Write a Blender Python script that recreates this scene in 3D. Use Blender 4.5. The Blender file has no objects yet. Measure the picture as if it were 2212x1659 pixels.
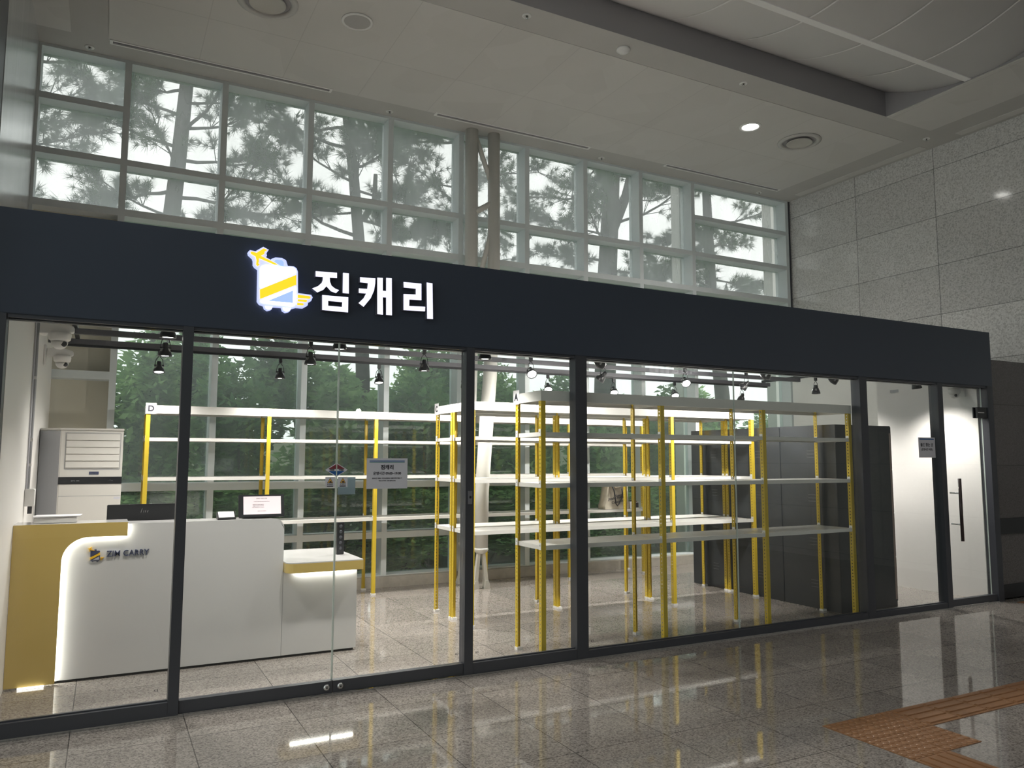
import bpy, bmesh, math, random
import numpy as np
from mathutils import Vector, Matrix, Euler

# ------------------------------------------------------------------ camera, world, exposure
SC = bpy.context.scene
COL = SC.collection
random.seed(7); RNG = np.random.default_rng(11)
cd = bpy.data.cameras.new('camera'); cam = bpy.data.objects.new('camera', cd); COL.objects.link(cam)
cd.sensor_width = 36.0; cd.lens = 36.0*1672.0/2212.0; cd.clip_start = 0.05; cd.clip_end = 300
_R = Matrix(((0.8861775, -0.0464595, -0.4610108), (-0.4633428, -0.0852117, -0.8820728), (0.0016972, 0.9952791, -0.0970393)))
cam.matrix_world = Matrix.Translation((0.0, -5.3931, 1.6)) @ _R.to_4x4()
SC.camera = cam
SC.view_settings.view_transform = 'Standard'; SC.view_settings.look = 'None'
SC.view_settings.gamma = 1.0; SC.view_settings.use_curve_mapping = False
SC.view_settings.exposure = 0.0
SC.cycles.use_denoising = True
SC.cycles.max_bounces = 8; SC.cycles.diffuse_bounces = 4; SC.cycles.glossy_bounces = 4
SC.cycles.transparent_max_bounces = 32; SC.cycles.sample_clamp_indirect = 4.0
SC.cycles.caustics_reflective = False; SC.cycles.caustics_refractive = False
w = bpy.data.worlds.new('overcast_sky'); SC.world = w; w.use_nodes = True
_n = w.node_tree.nodes; _l = w.node_tree.links
SKY = 2.1
bg = _n['Background']; bg.inputs[1].default_value = SKY
tc = _n.new('ShaderNodeTexCoord'); sx = _n.new('ShaderNodeSeparateXYZ'); cr = _n.new('ShaderNodeValToRGB')
_l.new(tc.outputs['Generated'], sx.inputs[0]); _l.new(sx.outputs['Z'], cr.inputs[0]); _l.new(cr.outputs[0], bg.inputs[0])
cr.color_ramp.elements[0].position = 0.0; cr.color_ramp.elements[0].color = (0.89, 0.875, 0.86, 1)
cr.color_ramp.elements[1].position = 0.75; cr.color_ramp.elements[1].color = (0.98, 0.95, 0.93, 1)

# ------------------------------------------------------------------ node / material helpers
def lin(c): return tuple(((v/255.0)/12.92 if v <= 10 else ((v/255.0+0.055)/1.055)**2.4) for v in c)
def newmat(name):
    m = bpy.data.materials.new(name); m.use_nodes = True
    nt = m.node_tree; return m, nt.nodes, nt.links, nt.nodes['Principled BSDF']
def pbr(name, col, rough=0.5, metal=0.0, spec=0.5, var=0.0, scale=6.0, bump=0.0, coat=0.0):
    m, n, l, b = newmat(name)
    b.inputs['Base Color'].default_value = (*col, 1); b.inputs['Roughness'].default_value = rough
    b.inputs['Metallic'].default_value = metal; b.inputs['Specular IOR Level'].default_value = spec
    if coat: b.inputs['Coat Weight'].default_value = coat; b.inputs['Coat Roughness'].default_value = 0.05
    if var or bump:
        t = n.new('ShaderNodeTexCoord'); no = n.new('ShaderNodeTexNoise'); no.inputs['Scale'].default_value = scale
        no.inputs['Detail'].default_value = 5; l.new(t.outputs['Object'], no.inputs['Vector'])
        if var:
            r = n.new('ShaderNodeValToRGB'); l.new(no.outputs['Fac'], r.inputs[0])
            r.color_ramp.elements[0].position = 0.3; r.color_ramp.elements[1].position = 0.7
            r.color_ramp.elements[0].color = (*[c*(1-var) for c in col], 1); r.color_ramp.elements[1].color = (*[min(1, c*(1+var)) for c in col], 1)
            l.new(r.outputs[0], b.inputs['Base Color'])
        if bump:
            bu = n.new('ShaderNodeBump'); bu.inputs['Strength'].default_value = bump; bu.inputs['Distance'].default_value = 0.01
            l.new(no.outputs['Fac'], bu.inputs['Height']); l.new(bu.outputs[0], b.inputs['Normal'])
    return m
def emit(name, col, s):
    m, n, l, b = newmat(name); b.inputs['Base Color'].default_value = (*[min(1, c) for c in col], 1)
    b.inputs['Emission Color'].default_value = (*col, 1); b.inputs['Emission Strength'].default_value = s; return m
def mathn(n, l, op, a, b=None):
    k = n.new('ShaderNodeMath'); k.operation = op
    for i, v in enumerate((a, b)):
        if v is None: continue
        if isinstance(v, (int, float)): k.inputs[i].default_value = v
        else: l.new(v, k.inputs[i])
    return k.outputs[0]
def granite(name, dark, mid, light, rough, joints, jcol=0.35, scale=90.0, spec=0.5, var=0.10):
    """speckled stone; joints = [(axis, offset, pitch, halfwidth)] in world metres"""
    m, n, l, b = newmat(name)
    t = n.new('ShaderNodeTexCoord'); v = n.new('ShaderNodeTexVoronoi'); v.inputs['Scale'].default_value = scale
    l.new(t.outputs['Object'], v.inputs['Vector'])
    no = n.new('ShaderNodeTexNoise'); no.inputs['Scale'].default_value = scale*0.8; no.inputs['Detail'].default_value = 3
    l.new(t.outputs['Object'], no.inputs['Vector'])
    s3 = n.new('ShaderNodeSeparateColor'); l.new(v.outputs['Color'], s3.inputs[0])
    mx = mathn(n, l, 'ADD', mathn(n, l, 'MULTIPLY', s3.outputs[0], 0.5), mathn(n, l, 'MULTIPLY', no.outputs['Fac'], 0.5))
    r = n.new('ShaderNodeValToRGB'); l.new(mx, r.inputs[0])
    e = r.color_ramp.elements; e[0].position = 0.22; e[0].color = (*dark, 1); e[1].position = 0.82; e[1].color = (*light, 1)
    k = e.new(0.45); k.color = (*mid, 1)
    sp = n.new('ShaderNodeSeparateXYZ'); l.new(t.outputs['Object'], sp.inputs[0])
    fac = None; cells = []
    for ax, off, pitch, hw in joints:
        c = sp.outputs['XYZ'.index(ax)]
        q = mathn(n, l, 'DIVIDE', mathn(n, l, 'SUBTRACT', c, off), pitch)
        fr = mathn(n, l, 'FRACT', q); d = mathn(n, l, 'ABSOLUTE', mathn(n, l, 'SUBTRACT', fr, 0.5))
        f = mathn(n, l, 'GREATER_THAN', d, 0.5-hw/pitch); cells.append(mathn(n, l, 'FLOOR', q))
        fac = f if fac is None else mathn(n, l, 'MAXIMUM', fac, f)
    cv = n.new('ShaderNodeCombineXYZ'); l.new(cells[0], cv.inputs[0]); l.new(cells[-1], cv.inputs[1])
    wn = n.new('ShaderNodeTexWhiteNoise'); wn.noise_dimensions = '2D'; l.new(cv.outputs[0], wn.inputs['Vector'])
    tone = mathn(n, l, 'ADD', mathn(n, l, 'MULTIPLY', wn.outputs['Value'], 2*var), 1-var)
    tone = mathn(n, l, 'MULTIPLY', tone, mathn(n, l, 'SUBTRACT', 1.0, mathn(n, l, 'MULTIPLY', fac, 1-jcol)))
    vm = n.new('ShaderNodeVectorMath'); vm.operation = 'SCALE'; l.new(r.outputs[0], vm.inputs[0]); l.new(tone, vm.inputs['Scale'])
    l.new(vm.outputs[0], b.inputs['Base Color'])
    b.inputs['Roughness'].default_value = rough; b.inputs['Specular IOR Level'].default_value = spec
    return m
def glass(name, tint=(0.93, 0.97, 0.95), veil=0.0, refl=1.0, veilcol=(0.88, 0.93, 0.95)):
    m = bpy.data.materials.new(name); m.use_nodes = True; n = m.node_tree.nodes; l = m.node_tree.links; n.clear()
    o = n.new('ShaderNodeOutputMaterial'); tr = n.new('ShaderNodeBsdfTransparent'); tr.inputs[0].default_value = (*tint, 1)
    gl = n.new('ShaderNodeBsdfGlossy'); gl.inputs['Roughness'].default_value = 0.0; gl.inputs['Color'].default_value = (1, 1, 1, 1)
    ge = n.new('ShaderNodeNewGeometry'); dt = n.new('ShaderNodeVectorMath'); dt.operation = 'DOT_PRODUCT'
    l.new(ge.outputs['Normal'], dt.inputs[0]); l.new(ge.outputs['Incoming'], dt.inputs[1])
    q = mathn(n, l, 'POWER', mathn(n, l, 'SUBTRACT', 1.0, mathn(n, l, 'ABSOLUTE', dt.outputs['Value'])), 5.0)
    fr = mathn(n, l, 'MINIMUM', mathn(n, l, 'MULTIPLY', mathn(n, l, 'ADD', mathn(n, l, 'MULTIPLY', q, 0.96), 0.04), refl), 0.9)
    mx = n.new('ShaderNodeMixShader'); l.new(fr, mx.inputs[0]); l.new(gl.outputs[0], mx.inputs[2])
    src = tr.outputs[0]
    if veil:
        tl = n.new('ShaderNodeBsdfTranslucent'); tl.inputs[0].default_value = (*veilcol, 1)
        t = n.new('ShaderNodeTexCoord'); no = n.new('ShaderNodeTexNoise'); no.inputs['Scale'].default_value = 1.6; no.inputs['Detail'].default_value = 4
        mp = n.new('ShaderNodeMapping'); mp.inputs['Scale'].default_value = (1.6, 1, 0.5); l.new(t.outputs['Object'], mp.inputs[0]); l.new(mp.outputs[0], no.inputs['Vector'])
        m2 = n.new('ShaderNodeMixShader'); l.new(tr.outputs[0], m2.inputs[1]); l.new(tl.outputs[0], m2.inputs[2])
        l.new(mathn(n, l, 'MULTIPLY', mathn(n, l, 'ADD', no.outputs['Fac'], 0.5), veil), m2.inputs[0]); src = m2.outputs[0]
    l.new(src, mx.inputs[1]); l.new(mx.outputs[0], o.inputs[0])
    return m
def slotted(name, both):
    """yellow post steel with punched slots (see-through); both=True also on the faces that look along y"""
    m, n, l, b = newmat(name); o = n['Material Output']
    b.inputs['Base Color'].default_value = (0.62, 0.45, 0.035, 1); b.inputs['Roughness'].default_value = 0.38
    t = n.new('ShaderNodeTexCoord'); s = n.new('ShaderNodeSeparateXYZ'); l.new(t.outputs['Object'], s.inputs[0])
    z = mathn(n, l, 'ABSOLUTE', mathn(n, l, 'SUBTRACT', mathn(n, l, 'FRACT', mathn(n, l, 'DIVIDE', s.outputs[2], 0.033)), 0.5))
    hz = mathn(n, l, 'LESS_THAN', z, 0.20)
    g = n.new('ShaderNodeNewGeometry'); gn = n.new('ShaderNodeSeparateXYZ'); l.new(g.outputs['Normal'], gn.inputs[0])
    ax = mathn(n, l, 'GREATER_THAN', mathn(n, l, 'ABSOLUTE', gn.outputs[0]), 0.7)
    hy = mathn(n, l, 'LESS_THAN', mathn(n, l, 'ABSOLUTE', mathn(n, l, 'SUBTRACT', mathn(n, l, 'ABSOLUTE', s.outputs[1]), 0.022)), 0.0052)
    f = mathn(n, l, 'MULTIPLY', ax, hy)
    if both:
        ay = mathn(n, l, 'GREATER_THAN', mathn(n, l, 'ABSOLUTE', gn.outputs[1]), 0.7)
        hx = mathn(n, l, 'LESS_THAN', mathn(n, l, 'ABSOLUTE', mathn(n, l, 'SUBTRACT', mathn(n, l, 'ABSOLUTE', s.outputs[0]), 0.022)), 0.0052)
        f = mathn(n, l, 'MAXIMUM', f, mathn(n, l, 'MULTIPLY', ay, hx))
    f = mathn(n, l, 'MULTIPLY', f, hz)
    tr = n.new('ShaderNodeBsdfTransparent'); mx = n.new('ShaderNodeMixShader')
    l.new(f, mx.inputs[0]); l.new(b.outputs[0], mx.inputs[1]); l.new(tr.outputs[0], mx.inputs[2]); l.new(mx.outputs[0], o.inputs[0])
    return m
def leafmat(name, c1, c2, transl=0.35):
    m = bpy.data.materials.new(name); m.use_nodes = True; n = m.node_tree.nodes; l = m.node_tree.links; n.clear()
    o = n.new('ShaderNodeOutputMaterial'); d = n.new('ShaderNodeBsdfDiffuse'); t = n.new('ShaderNodeBsdfTranslucent')
    tc = n.new('ShaderNodeTexCoord'); no = n.new('ShaderNodeTexNoise'); no.inputs['Scale'].default_value = 2.5; no.inputs['Detail'].default_value = 6
    r = n.new('ShaderNodeValToRGB'); l.new(tc.outputs['Object'], no.inputs['Vector']); l.new(no.outputs['Fac'], r.inputs[0])
    r.color_ramp.elements[0].position = 0.35; r.color_ramp.elements[1].position = 0.65
    r.color_ramp.elements[0].color = (*c1, 1); r.color_ramp.elements[1].color = (*c2, 1)
    mx = n.new('ShaderNodeMixShader'); mx.inputs[0].default_value = transl
    l.new(r.outputs[0], d.inputs[0]); l.new(r.outputs[0], t.inputs[0]); l.new(d.outputs[0], mx.inputs[1]); l.new(t.outputs[0], mx.inputs[2]); l.new(mx.outputs[0], o.inputs[0])
    return m

M = {}
M['floor'] = granite('hall_granite', (0.13, 0.115, 0.105), (0.26, 0.235, 0.215), (0.38, 0.35, 0.32), 0.045, [('X', -0.11, 0.617, 0.0028), ('Y', -0.41, 0.615, 0.0028)], 0.3, 110)
M['wall_stone'] = granite('wall_granite', (0.42, 0.41, 0.40), (0.58, 0.57, 0.555), (0.70, 0.69, 0.675), 0.09, [('Y', 0.16, 1.35, 0.006), ('Z', 0.10, 0.72, 0.005)], 0.45, 60)
M['side_stone'] = granite('side_granite', (0.085, 0.075, 0.075), (0.12, 0.108, 0.106), (0.155, 0.142, 0.14), 0.25, [('X', 9.17, 1.2, 0.004), ('Z', 0.10, 0.72, 0.004)], 0.5, 120)
M['polished'] = pbr('polished_cladding', (0.74, 0.75, 0.76), 0.24, metal=0.75, var=0.12, scale=5.0)
_pn = M['polished'].node_tree; _mp = _pn.nodes.new('ShaderNodeMapping'); _mp.inputs['Scale'].default_value = (1.0, 2.2, 0.12)
_tx = [k for k in _pn.nodes if k.type == 'TEX_COORD'][0]; _nz = [k for k in _pn.nodes if k.type == 'TEX_NOISE'][0]
_pn.links.new(_tx.outputs['Object'], _mp.inputs[0]); _pn.links.new(_mp.outputs[0], _nz.inputs['Vector'])
M['ceil_dark'] = pbr('ceiling_border', (0.50, 0.49, 0.47), 0.8, var=0.04, scale=1.5)
def panelmat():
    m = granite('ceiling_panel', (0.60, 0.585, 0.56), (0.62, 0.605, 0.58), (0.64, 0.625, 0.60), 0.75, [('X', 0.745, 0.934, 0.004), ('Y', 2.87, 20.0, 0.006)], 0.86, 2.0, var=0.012)
    return m
M['ceil_panel'] = panelmat()
M['ceil_riser'] = pbr('ceiling_riser', (0.30, 0.29, 0.30), 0.8)
M['vault'] = pbr('vault_panel', (0.86, 0.84, 0.83), 0.6, var=0.03, scale=0.8)
M['vault_line'] = pbr('vault_joint', (0.97, 0.96, 0.95), 0.4)
M['white_wall'] = pbr('white_paint', (0.86, 0.835, 0.81), 0.45, var=0.015, scale=1.2)
M['navy'] = pbr('navy_panel', (0.046, 0.058, 0.084), 0.28, spec=0.5)
M['frame'] = pbr('charcoal_metal', (0.068, 0.072, 0.085), 0.35, metal=0.3)
M['frame_dark'] = pbr('dark_metal', (0.012, 0.013, 0.016), 0.3)
M['mull'] = pbr('window_aluminium', (0.72, 0.77, 0.78), 0.5, var=0.02)
M['beige'] = pbr('beige_panel', (0.62, 0.59, 0.49), 0.6, var=0.04, scale=2)
M['sill'] = pbr('stone_sill', (0.45, 0.42, 0.37), 0.6, var=0.08, scale=20)
M['glass'] = glass('storefront_glass', (0.97, 0.985, 0.98), refl=0.8)
M['glass_hi'] = glass('clerestory_glass', (0.88, 0.91, 0.90), veil=0.26, refl=0.5)
M['glass_lo'] = glass('garden_glass', (0.88, 0.93, 0.91), veil=0.14, refl=0.9)  # veil whitens the panes in place of the haze of reflections
M['edge'] = pbr('glass_edge', (0.55, 0.62, 0.58), 0.15)
M['steel'] = pbr('brushed_steel', (0.55, 0.55, 0.55), 0.25, metal=0.9)
M['shelf'] = pbr('white_shelf_enamel', (0.74, 0.73, 0.70), 0.28)
M['post'] = slotted('yellow_slotted_steel', False)
M['post2'] = slotted('yellow_slotted_steel_back', True)
M['plastic'] = pbr('white_plastic', (0.80, 0.79, 0.77), 0.4)
M['black'] = pbr('black_plastic', (0.016, 0.017, 0.02), 0.35)
M['screen'] = emit('lit_screen', (0.80, 0.70, 0.72), 0.55)
M['lens'] = emit('lamp_lens', (1.0, 0.97, 0.90), 14.0)
M['lens_hot'] = emit('lamp_lens_hot', (1.0, 0.98, 0.94), 45.0)
M['hall_lens'] = emit('downlight_lens', (1.0, 0.98, 0.93), 22.0)
M['led'] = emit('led_strip', (1.0, 0.99, 0.92), 45.0)
M['led_soft'] = emit('led_floor', (1.0, 0.98, 0.94), 3.0)
M['letter'] = emit('lit_letter', (0.80, 0.80, 1.0), 1.15)
M['logo_rim'] = emit('logo_rim', (0.50, 0.56, 0.93), 1.0)
M['logo_white'] = emit('logo_white', (0.97, 0.97, 1.0), 2.0)
M['logo_yellow'] = emit('logo_yellow', (1.0, 0.56, 0.02), 1.1)
M['logo_blue'] = emit('logo_blue', (0.33, 0.47, 0.78), 1.0)
M['ctr_white'] = pbr('counter_white', (0.60, 0.595, 0.59), 0.12, spec=0.5)
M['ctr_yellow'] = pbr('counter_yellow', (0.58, 0.43, 0.14), 0.14, spec=0.5)
M['ink'] = pbr('navy_ink', (0.05, 0.06, 0.12), 0.4)
M['ink2'] = pbr('print_ink', (0.02, 0.02, 0.03), 0.6)
M['yellow_paint'] = pbr('yellow_paint', (0.85, 0.50, 0.02), 0.4)
M['paper'] = pbr('paper', (0.62, 0.62, 0.68), 0.7)
M['paper2'] = pbr('white_paper', (0.75, 0.74, 0.76), 0.7)
M['blue'] = pbr('sticker_blue', (0.02, 0.10, 0.30), 0.4)
M['teal'] = pbr('sticker_teal', (0.05, 0.22, 0.22), 0.4)
M['red'] = pbr('sticker_red', (0.20, 0.04, 0.05), 0.4)
M['orange'] = pbr('sticker_orange', (0.72, 0.40, 0.08), 0.4)
M['film'] = glass('grey_film', (0.35, 0.42, 0.45), veil=0.3, refl=0.5, veilcol=(0.35, 0.4, 0.43))
M['locker'] = pbr('graphite_locker', (0.029, 0.034, 0.040), 0.35, var=0.03)
M['locker_in'] = pbr('locker_edge', (0.35, 0.27, 0.24), 0.5)
M['tactile'] = pbr('tactile_ochre', (0.27, 0.135, 0.062), 0.42, var=0.08, scale=20)
M['canvas'] = pbr('canvas', (0.52, 0.47, 0.38), 0.9, var=0.06, scale=30, bump=0.3)
M['column'] = pbr('white_steel_paint', (0.66, 0.65, 0.61), 0.35)
M['ac'] = pbr('cream_plastic', (0.70, 0.68, 0.64), 0.3)
M['ac_side'] = pbr('grey_plastic', (0.36, 0.37, 0.39), 0.4)
M['bark'] = pbr('pine_bark', (0.055, 0.05, 0.045), 0.9, var=0.35, scale=9, bump=0.6)
M['needle'] = leafmat('pine_needles', (0.06, 0.10, 0.06), (0.10, 0.16, 0.08), 0.3)
M['leafA'] = leafmat('leaves_green', (0.22, 0.40, 0.18), (0.44, 0.64, 0.28), 0.45)
M['leafB'] = leafmat('leaves_deep_green', (0.11, 0.25, 0.11), (0.26, 0.44, 0.17), 0.45)
M['soil'] = pbr('garden_ground', (0.06, 0.075, 0.035), 0.95, var=0.4, scale=6, bump=0.5)
M['sign_lit'] = emit('lit_sign', (0.92, 0.94, 0.96), 1.0)

# ------------------------------------------------------------------ mesh helpers
class MB:
    def __init__(s): s.v = []; s.f = []; s.mi = []; s.sm = []
    def add(s, vs, fs, mi=0, smooth=False):
        b = len(s.v); s.v += [tuple(map(float, p)) for p in vs]
        for f in fs: s.f.append(tuple(i+b for i in f)); s.mi.append(mi); s.sm.append(smooth)
        return s
    def box(s, x0, x1, y0, y1, z0, z1, mi=0):
        v = [(x, y, z) for z in (z0, z1) for y in (y0, y1) for x in (x0, x1)]
        return s.add(v, [(0, 2, 3, 1), (4, 5, 7, 6), (0, 1, 5, 4), (2, 6, 7, 3), (0, 4, 6, 2), (1, 3, 7, 5)], mi)
    def rot_box(s, c, h, M3, mi=0):
        v = [Vector(c)+M3@Vector((x*h[0], y*h[1], z*h[2])) for z in (-1, 1) for y in (-1, 1) for x in (-1, 1)]
        return s.add(v, [(0, 2, 3, 1), (4, 5, 7, 6), (0, 1, 5, 4), (2, 6, 7, 3), (0, 4, 6, 2), (1, 3, 7, 5)], mi)
    def prism(s, pts, axis, a, b, mi=0):
        """2-D outline pts extruded along axis from a to b ('y': pts are x,z; 'z': x,y; 'x': y,z)"""
        def P(p, q):
            return (p[0], q, p[1]) if axis == 'y' else ((p[0], p[1], q) if axis == 'z' else (q, p[0], p[1]))
        n = len(pts); v = [P(p, a) for p in pts]+[P(p, b) for p in pts]
        f = [tuple(range(n)), tuple(range(2*n-1, n-1, -1))]+[(i, i+n, (i+1) % n+n, (i+1) % n) for i in range(n)]
        return s.add(v, f, mi)
    def lathe(s, prof, c=(0, 0, 0), n=24, axis='z', mi=0, smooth=True, cap=True):
        v = []; f = []
        for r, z in prof:
            for k in range(n):
                a = 2*math.pi*k/n; p = (r*math.cos(a), r*math.sin(a), z)
                if axis == 'y': p = (p[0], p[2], p[1])
                if axis == 'x': p = (p[2], p[0], p[1])
                v.append((c[0]+p[0], c[1]+p[1], c[2]+p[2]))
        for j in range(len(prof)-1):
            for k in range(n): f.append((j*n+k, j*n+(k+1) % n, (j+1)*n+(k+1) % n, (j+1)*n+k))
        s.add(v, f, mi, smooth)
        if cap:
            b = len(s.v)-len(v)
            for j in (0, len(prof)-1):
                if prof[j][0] > 1e-5:
                    s.f.append(tuple(b+j*n+k for k in range(n))); s.mi.append(mi); s.sm.append(False)
        return s
    def tube(s, path, radii, n=10, mi=0, smooth=True):
        path = [Vector(p) for p in path]
        if isinstance(radii, (int, float)): radii = [radii]*len(path)
        v = []; up = Vector((0, 0, 1)); prev = None
        for i, p in enumerate(path):
            d = (path[min(i+1, len(path)-1)]-path[max(i-1, 0)]).normalized()
            if prev is None:
                a = d.cross(up if abs(d.z) < 0.9 else Vector((1, 0, 0))).normalized()
            else: a = (prev-d*prev.dot(d)).normalized()
            prev = a; b = d.cross(a)
            for k in range(n):
                t = 2*math.pi*k/n; v.append(p+(a*math.cos(t)+b*math.sin(t))*radii[i])
        f = [(j*n+k, j*n+(k+1) % n, (j+1)*n+(k+1) % n, (j+1)*n+k) for j in range(len(path)-1) for k in range(n)]
        f += [tuple(range(n-1, -1, -1)), tuple(range((len(path)-1)*n, len(path)*n))]
        return s.add(v, f, mi, smooth)
    def build(s, name, mats, parent=None, origin=None, bevel=0.0):
        org = Vector(origin) if origin else Vector((0, 0, 0))
        base = world_loc(parent) if parent else Vector((0, 0, 0))
        if origin is None and parent: org = base
        me = bpy.data.meshes.new(name)
        me.from_pydata([tuple(Vector(p)-org) for p in s.v], [], s.f)
        for m in (mats if isinstance(mats, (list, tuple)) else [mats]): me.materials.append(m)
        me.polygons.foreach_set('material_index', s.mi); me.polygons.foreach_set('use_smooth', s.sm)
        bm = bmesh.new(); bm.from_mesh(me); bmesh.ops.recalc_face_normals(bm, faces=bm.faces)
        if bevel:
            eds = [e for e in bm.edges if len(e.link_faces) == 2 and e.calc_face_angle(0) > 0.6]
            bmesh.ops.bevel(bm, geom=eds, offset=bevel, segments=2, affect='EDGES', clamp_overlap=True)
        bm.to_mesh(me); bm.free()
        o = bpy.data.objects.new(name, me); COL.objects.link(o)
        if parent: o.parent = parent; o.location = org-base
        else: o.location = org
        return o
def world_loc(o):
    v = Vector(o.location)
    while o.parent: o = o.parent; v += Vector(o.location)
    return v
def tag(o, label, cat, group=None, kind=None):
    if label: o['label'] = label
    if cat: o['category'] = cat
    if group: o['group'] = group
    if kind: o['kind'] = kind
    return o
def thing(name, loc, label, cat, group=None):
    o = bpy.data.objects.new(name, None); COL.objects.link(o); o.location = loc; o.empty_display_size = 0.1
    return tag(o, label, cat, group)
def struct(o): o['kind'] = 'structure'; return o
def kids(o): return [c for c in bpy.data.objects if c.parent == o]
def copy_tree(o, parent=None):
    c = o.copy(); COL.objects.link(c)
    if parent: c.parent = parent
    for k in kids(o): copy_tree(k, c)
    return c
def text_mesh(name, s, size, mat, parent, loc, rot, ax='CENTER', ext=0.0006, bold=0.0, shear=0.0, width=None):
    cu = bpy.data.curves.new(name, 'FONT'); cu.body = s; cu.size = size; cu.align_x = ax; cu.align_y = 'CENTER'
    cu.extrude = ext; cu.offset = bold; cu.resolution_u = 3; cu.shear = shear
    t = bpy.data.objects.new(name, cu); COL.objects.link(t)
    bpy.context.view_layer.update()
    me = bpy.data.meshes.new_from_object(t.evaluated_get(bpy.context.evaluated_depsgraph_get()))
    bpy.data.objects.remove(t); bpy.data.curves.remove(cu)
    me.materials.clear(); me.materials.append(mat)
    if width and len(me.vertices):
        xs = [v.co.x for v in me.vertices]; k = width/(max(xs)-min(xs)); 
        for v in me.vertices: v.co.x *= k
    o = bpy.data.objects.new(name, me); COL.objects.link(o); o.parent = parent
    o.location = Vector(loc)-world_loc(parent); o.rotation_euler = rot
    return o
FRONT = (math.pi/2, 0, 0)      # text readable from -y
def light(kind, name, loc, rot, energy, col=(1, 1, 1), **kw):
    ld = bpy.data.lights.new(name, kind); ld.energy = energy; ld.color = col
    for k, v in kw.items(): setattr(ld, k, v)
    o = bpy.data.objects.new(name, ld); COL.objects.link(o); o.location = loc; o.rotation_euler = rot
    return o
# ------------------------------------------------------------------ large lights of the hall
ZC = 6.18; YB = 4.22; XG = 10.6; XL = -0.86; ZF0 = 2.46; ZF1 = 3.10
DOWN = [(7.67, 2.20), (7.67, -4.4), (3.9, -4.4), (0.4, -4.4), (7.67, -8.2), (3.9, -8.2), (0.4, -8.2), (-3.2, -6.3)]
HALL_W = 170.0
def downlight(x, y, lab):
    t = thing('ceiling_downlight', (x, y, ZC-0.005), lab, 'ceiling light', None)
    MB().lathe([(0.105, 0.0), (0.145, 0.0), (0.15, -0.006), (0.145, -0.012), (0.115, -0.012), (0.105, 0.0)], c=(x, y, ZC-0.005), n=32, cap=False).build('trim_ring', M['plastic'], t)
    MB().lathe([(0.0001, -0.006), (0.116, -0.006)], c=(x, y, ZC-0.005), n=32, cap=False).build('light_lens', M['hall_lens'], t)
    L = light('SPOT', 'downlight_beam', (0, 0, -0.03), (0, 0, 0), HALL_W*(0.6 if x < 5 else 1.0), (1.0, 0.955, 0.91), spot_size=2.3, spot_blend=0.8, shadow_soft_size=0.1)
    L.parent = t
    return t

def portal(name, loc, rot, sx_, sy_):
    L = light('AREA', name, loc, rot, 1.0, shape='RECTANGLE', size=sx_, size_y=sy_); L.data.cycles.is_portal = True; return L
portal('daylight_portal', (4.8, YB+0.40, 3.1), (-math.pi/2, 0, 0), 11.6, 6.1)
portal('daylight_portal', (-5.25, -6.5, 3.0), (0, -math.pi/2, 0), 5.4, 11.2)

# ------------------------------------------------------------------ structure: floor, walls, ceiling
o = struct(MB().box(-5, 16, -13, YB+0.28, -0.12, 0.0).build('floor', M['floor']))
struct(MB().box(XG, XG+0.2, 0.0, YB+0.32, 0, 7.2).box(XG, XG+0.2, -13, 0.0, 0, 7.2).build('wall_right', M['wall_stone']))
struct(MB().box(9.175, XG-0.002, 0.06, 0.86, 0.10, 2.79).build('wall_side', M['side_stone']))
struct(MB().box(9.18, XG-0.002, 0.035, 0.058, 0.02, 0.17).build('baseboard_side', M['frame_dark']))
struct(MB().box(9.178, XG-0.002, 0.035, 0.058, 0.745, 0.925).build('trim_11', M['frame_dark']))
struct(MB().box(XL-0.2, XL, 1.74, YB+0.32, 3.0, ZC+0.1).build('wall_left', M['polished']))
struct(MB().box(XL-0.25, XL-0.005, -0.2, 1.735, 0, ZC+0.1).build('wall_near', M['frame']))
struct(MB().box(-5.2, -5, -13, 0.0, 0, 0.3).box(-5.2, -5, -13, 0.0, 6.4, 7).box(-5.2, -5, -13, -12, 0.3, 6.4).box(-5.2, -5, -1.0, 0, 0.3, 6.4).build('wall_west', M['white_wall']))
for k in range(4):  # unseen west glazing, added to let daylight into the hall
    ya = -12+2.75*k
    struct(MB().box(-5.12, -5.11, ya+0.04, ya+2.71, 0.34, 6.15).build('window_%d' % (80+k), M['glass_lo']))
    struct(MB().box(-5.18, -5.04, ya-0.04, ya+0.04, 0.3, 6.17).build('trim_%d' % (120+k), M['mull']))
struct(MB().box(-5, XL-0.255, -0.2, 0.0, 0, 7).build('wall_northwest', M['white_wall']))
struct(MB().box(-5.2, XG+0.2, -13.2, -13, 0, 7).build('wall_south', pbr('hall_back_wall', (0.30, 0.29, 0.28), 0.5)))
# ceiling: slab with the recess opening (x 2..9.06, y -1.5..1.13)
RX0, RX1, RY0, RY1 = -4.0, 9.06, -1.51, 1.13
c = MB()
c.box(-5, XG, RY1, YB+0.32, ZC, ZC+0.12); c.box(-5, XG, -13, RY0, ZC, ZC+0.12)
c.box(-5, RX0, RY0, RY1, ZC, ZC+0.12); c.box(RX1, XG, RY0, RY1, ZC, ZC+0.12)
ceil = struct(c.build('ceiling', M['ceil_dark']))
struct(MB().box(RX0, RX1, RY1-0.004, RY1-0.001, ZC+0.0, 7.0).box(RX1-0.004, RX1-0.001, RY0, RY1, ZC, 7.0).box(RX0-0.02, RX1+0.02, RY0-0.02, RY0, ZC, 7.0).box(RX0-0.02, RX0, RY0, RY1, ZC, 7.0).build('trim_1', M['ceil_riser']))
struct(MB().box(-5.2, XG+0.2, -13.2, YB+0.32, 7.0, 7.1).build('ceiling_roof', M['ceil_dark']))
z0, z1 = ZC-0.006, ZC+0.001
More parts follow.
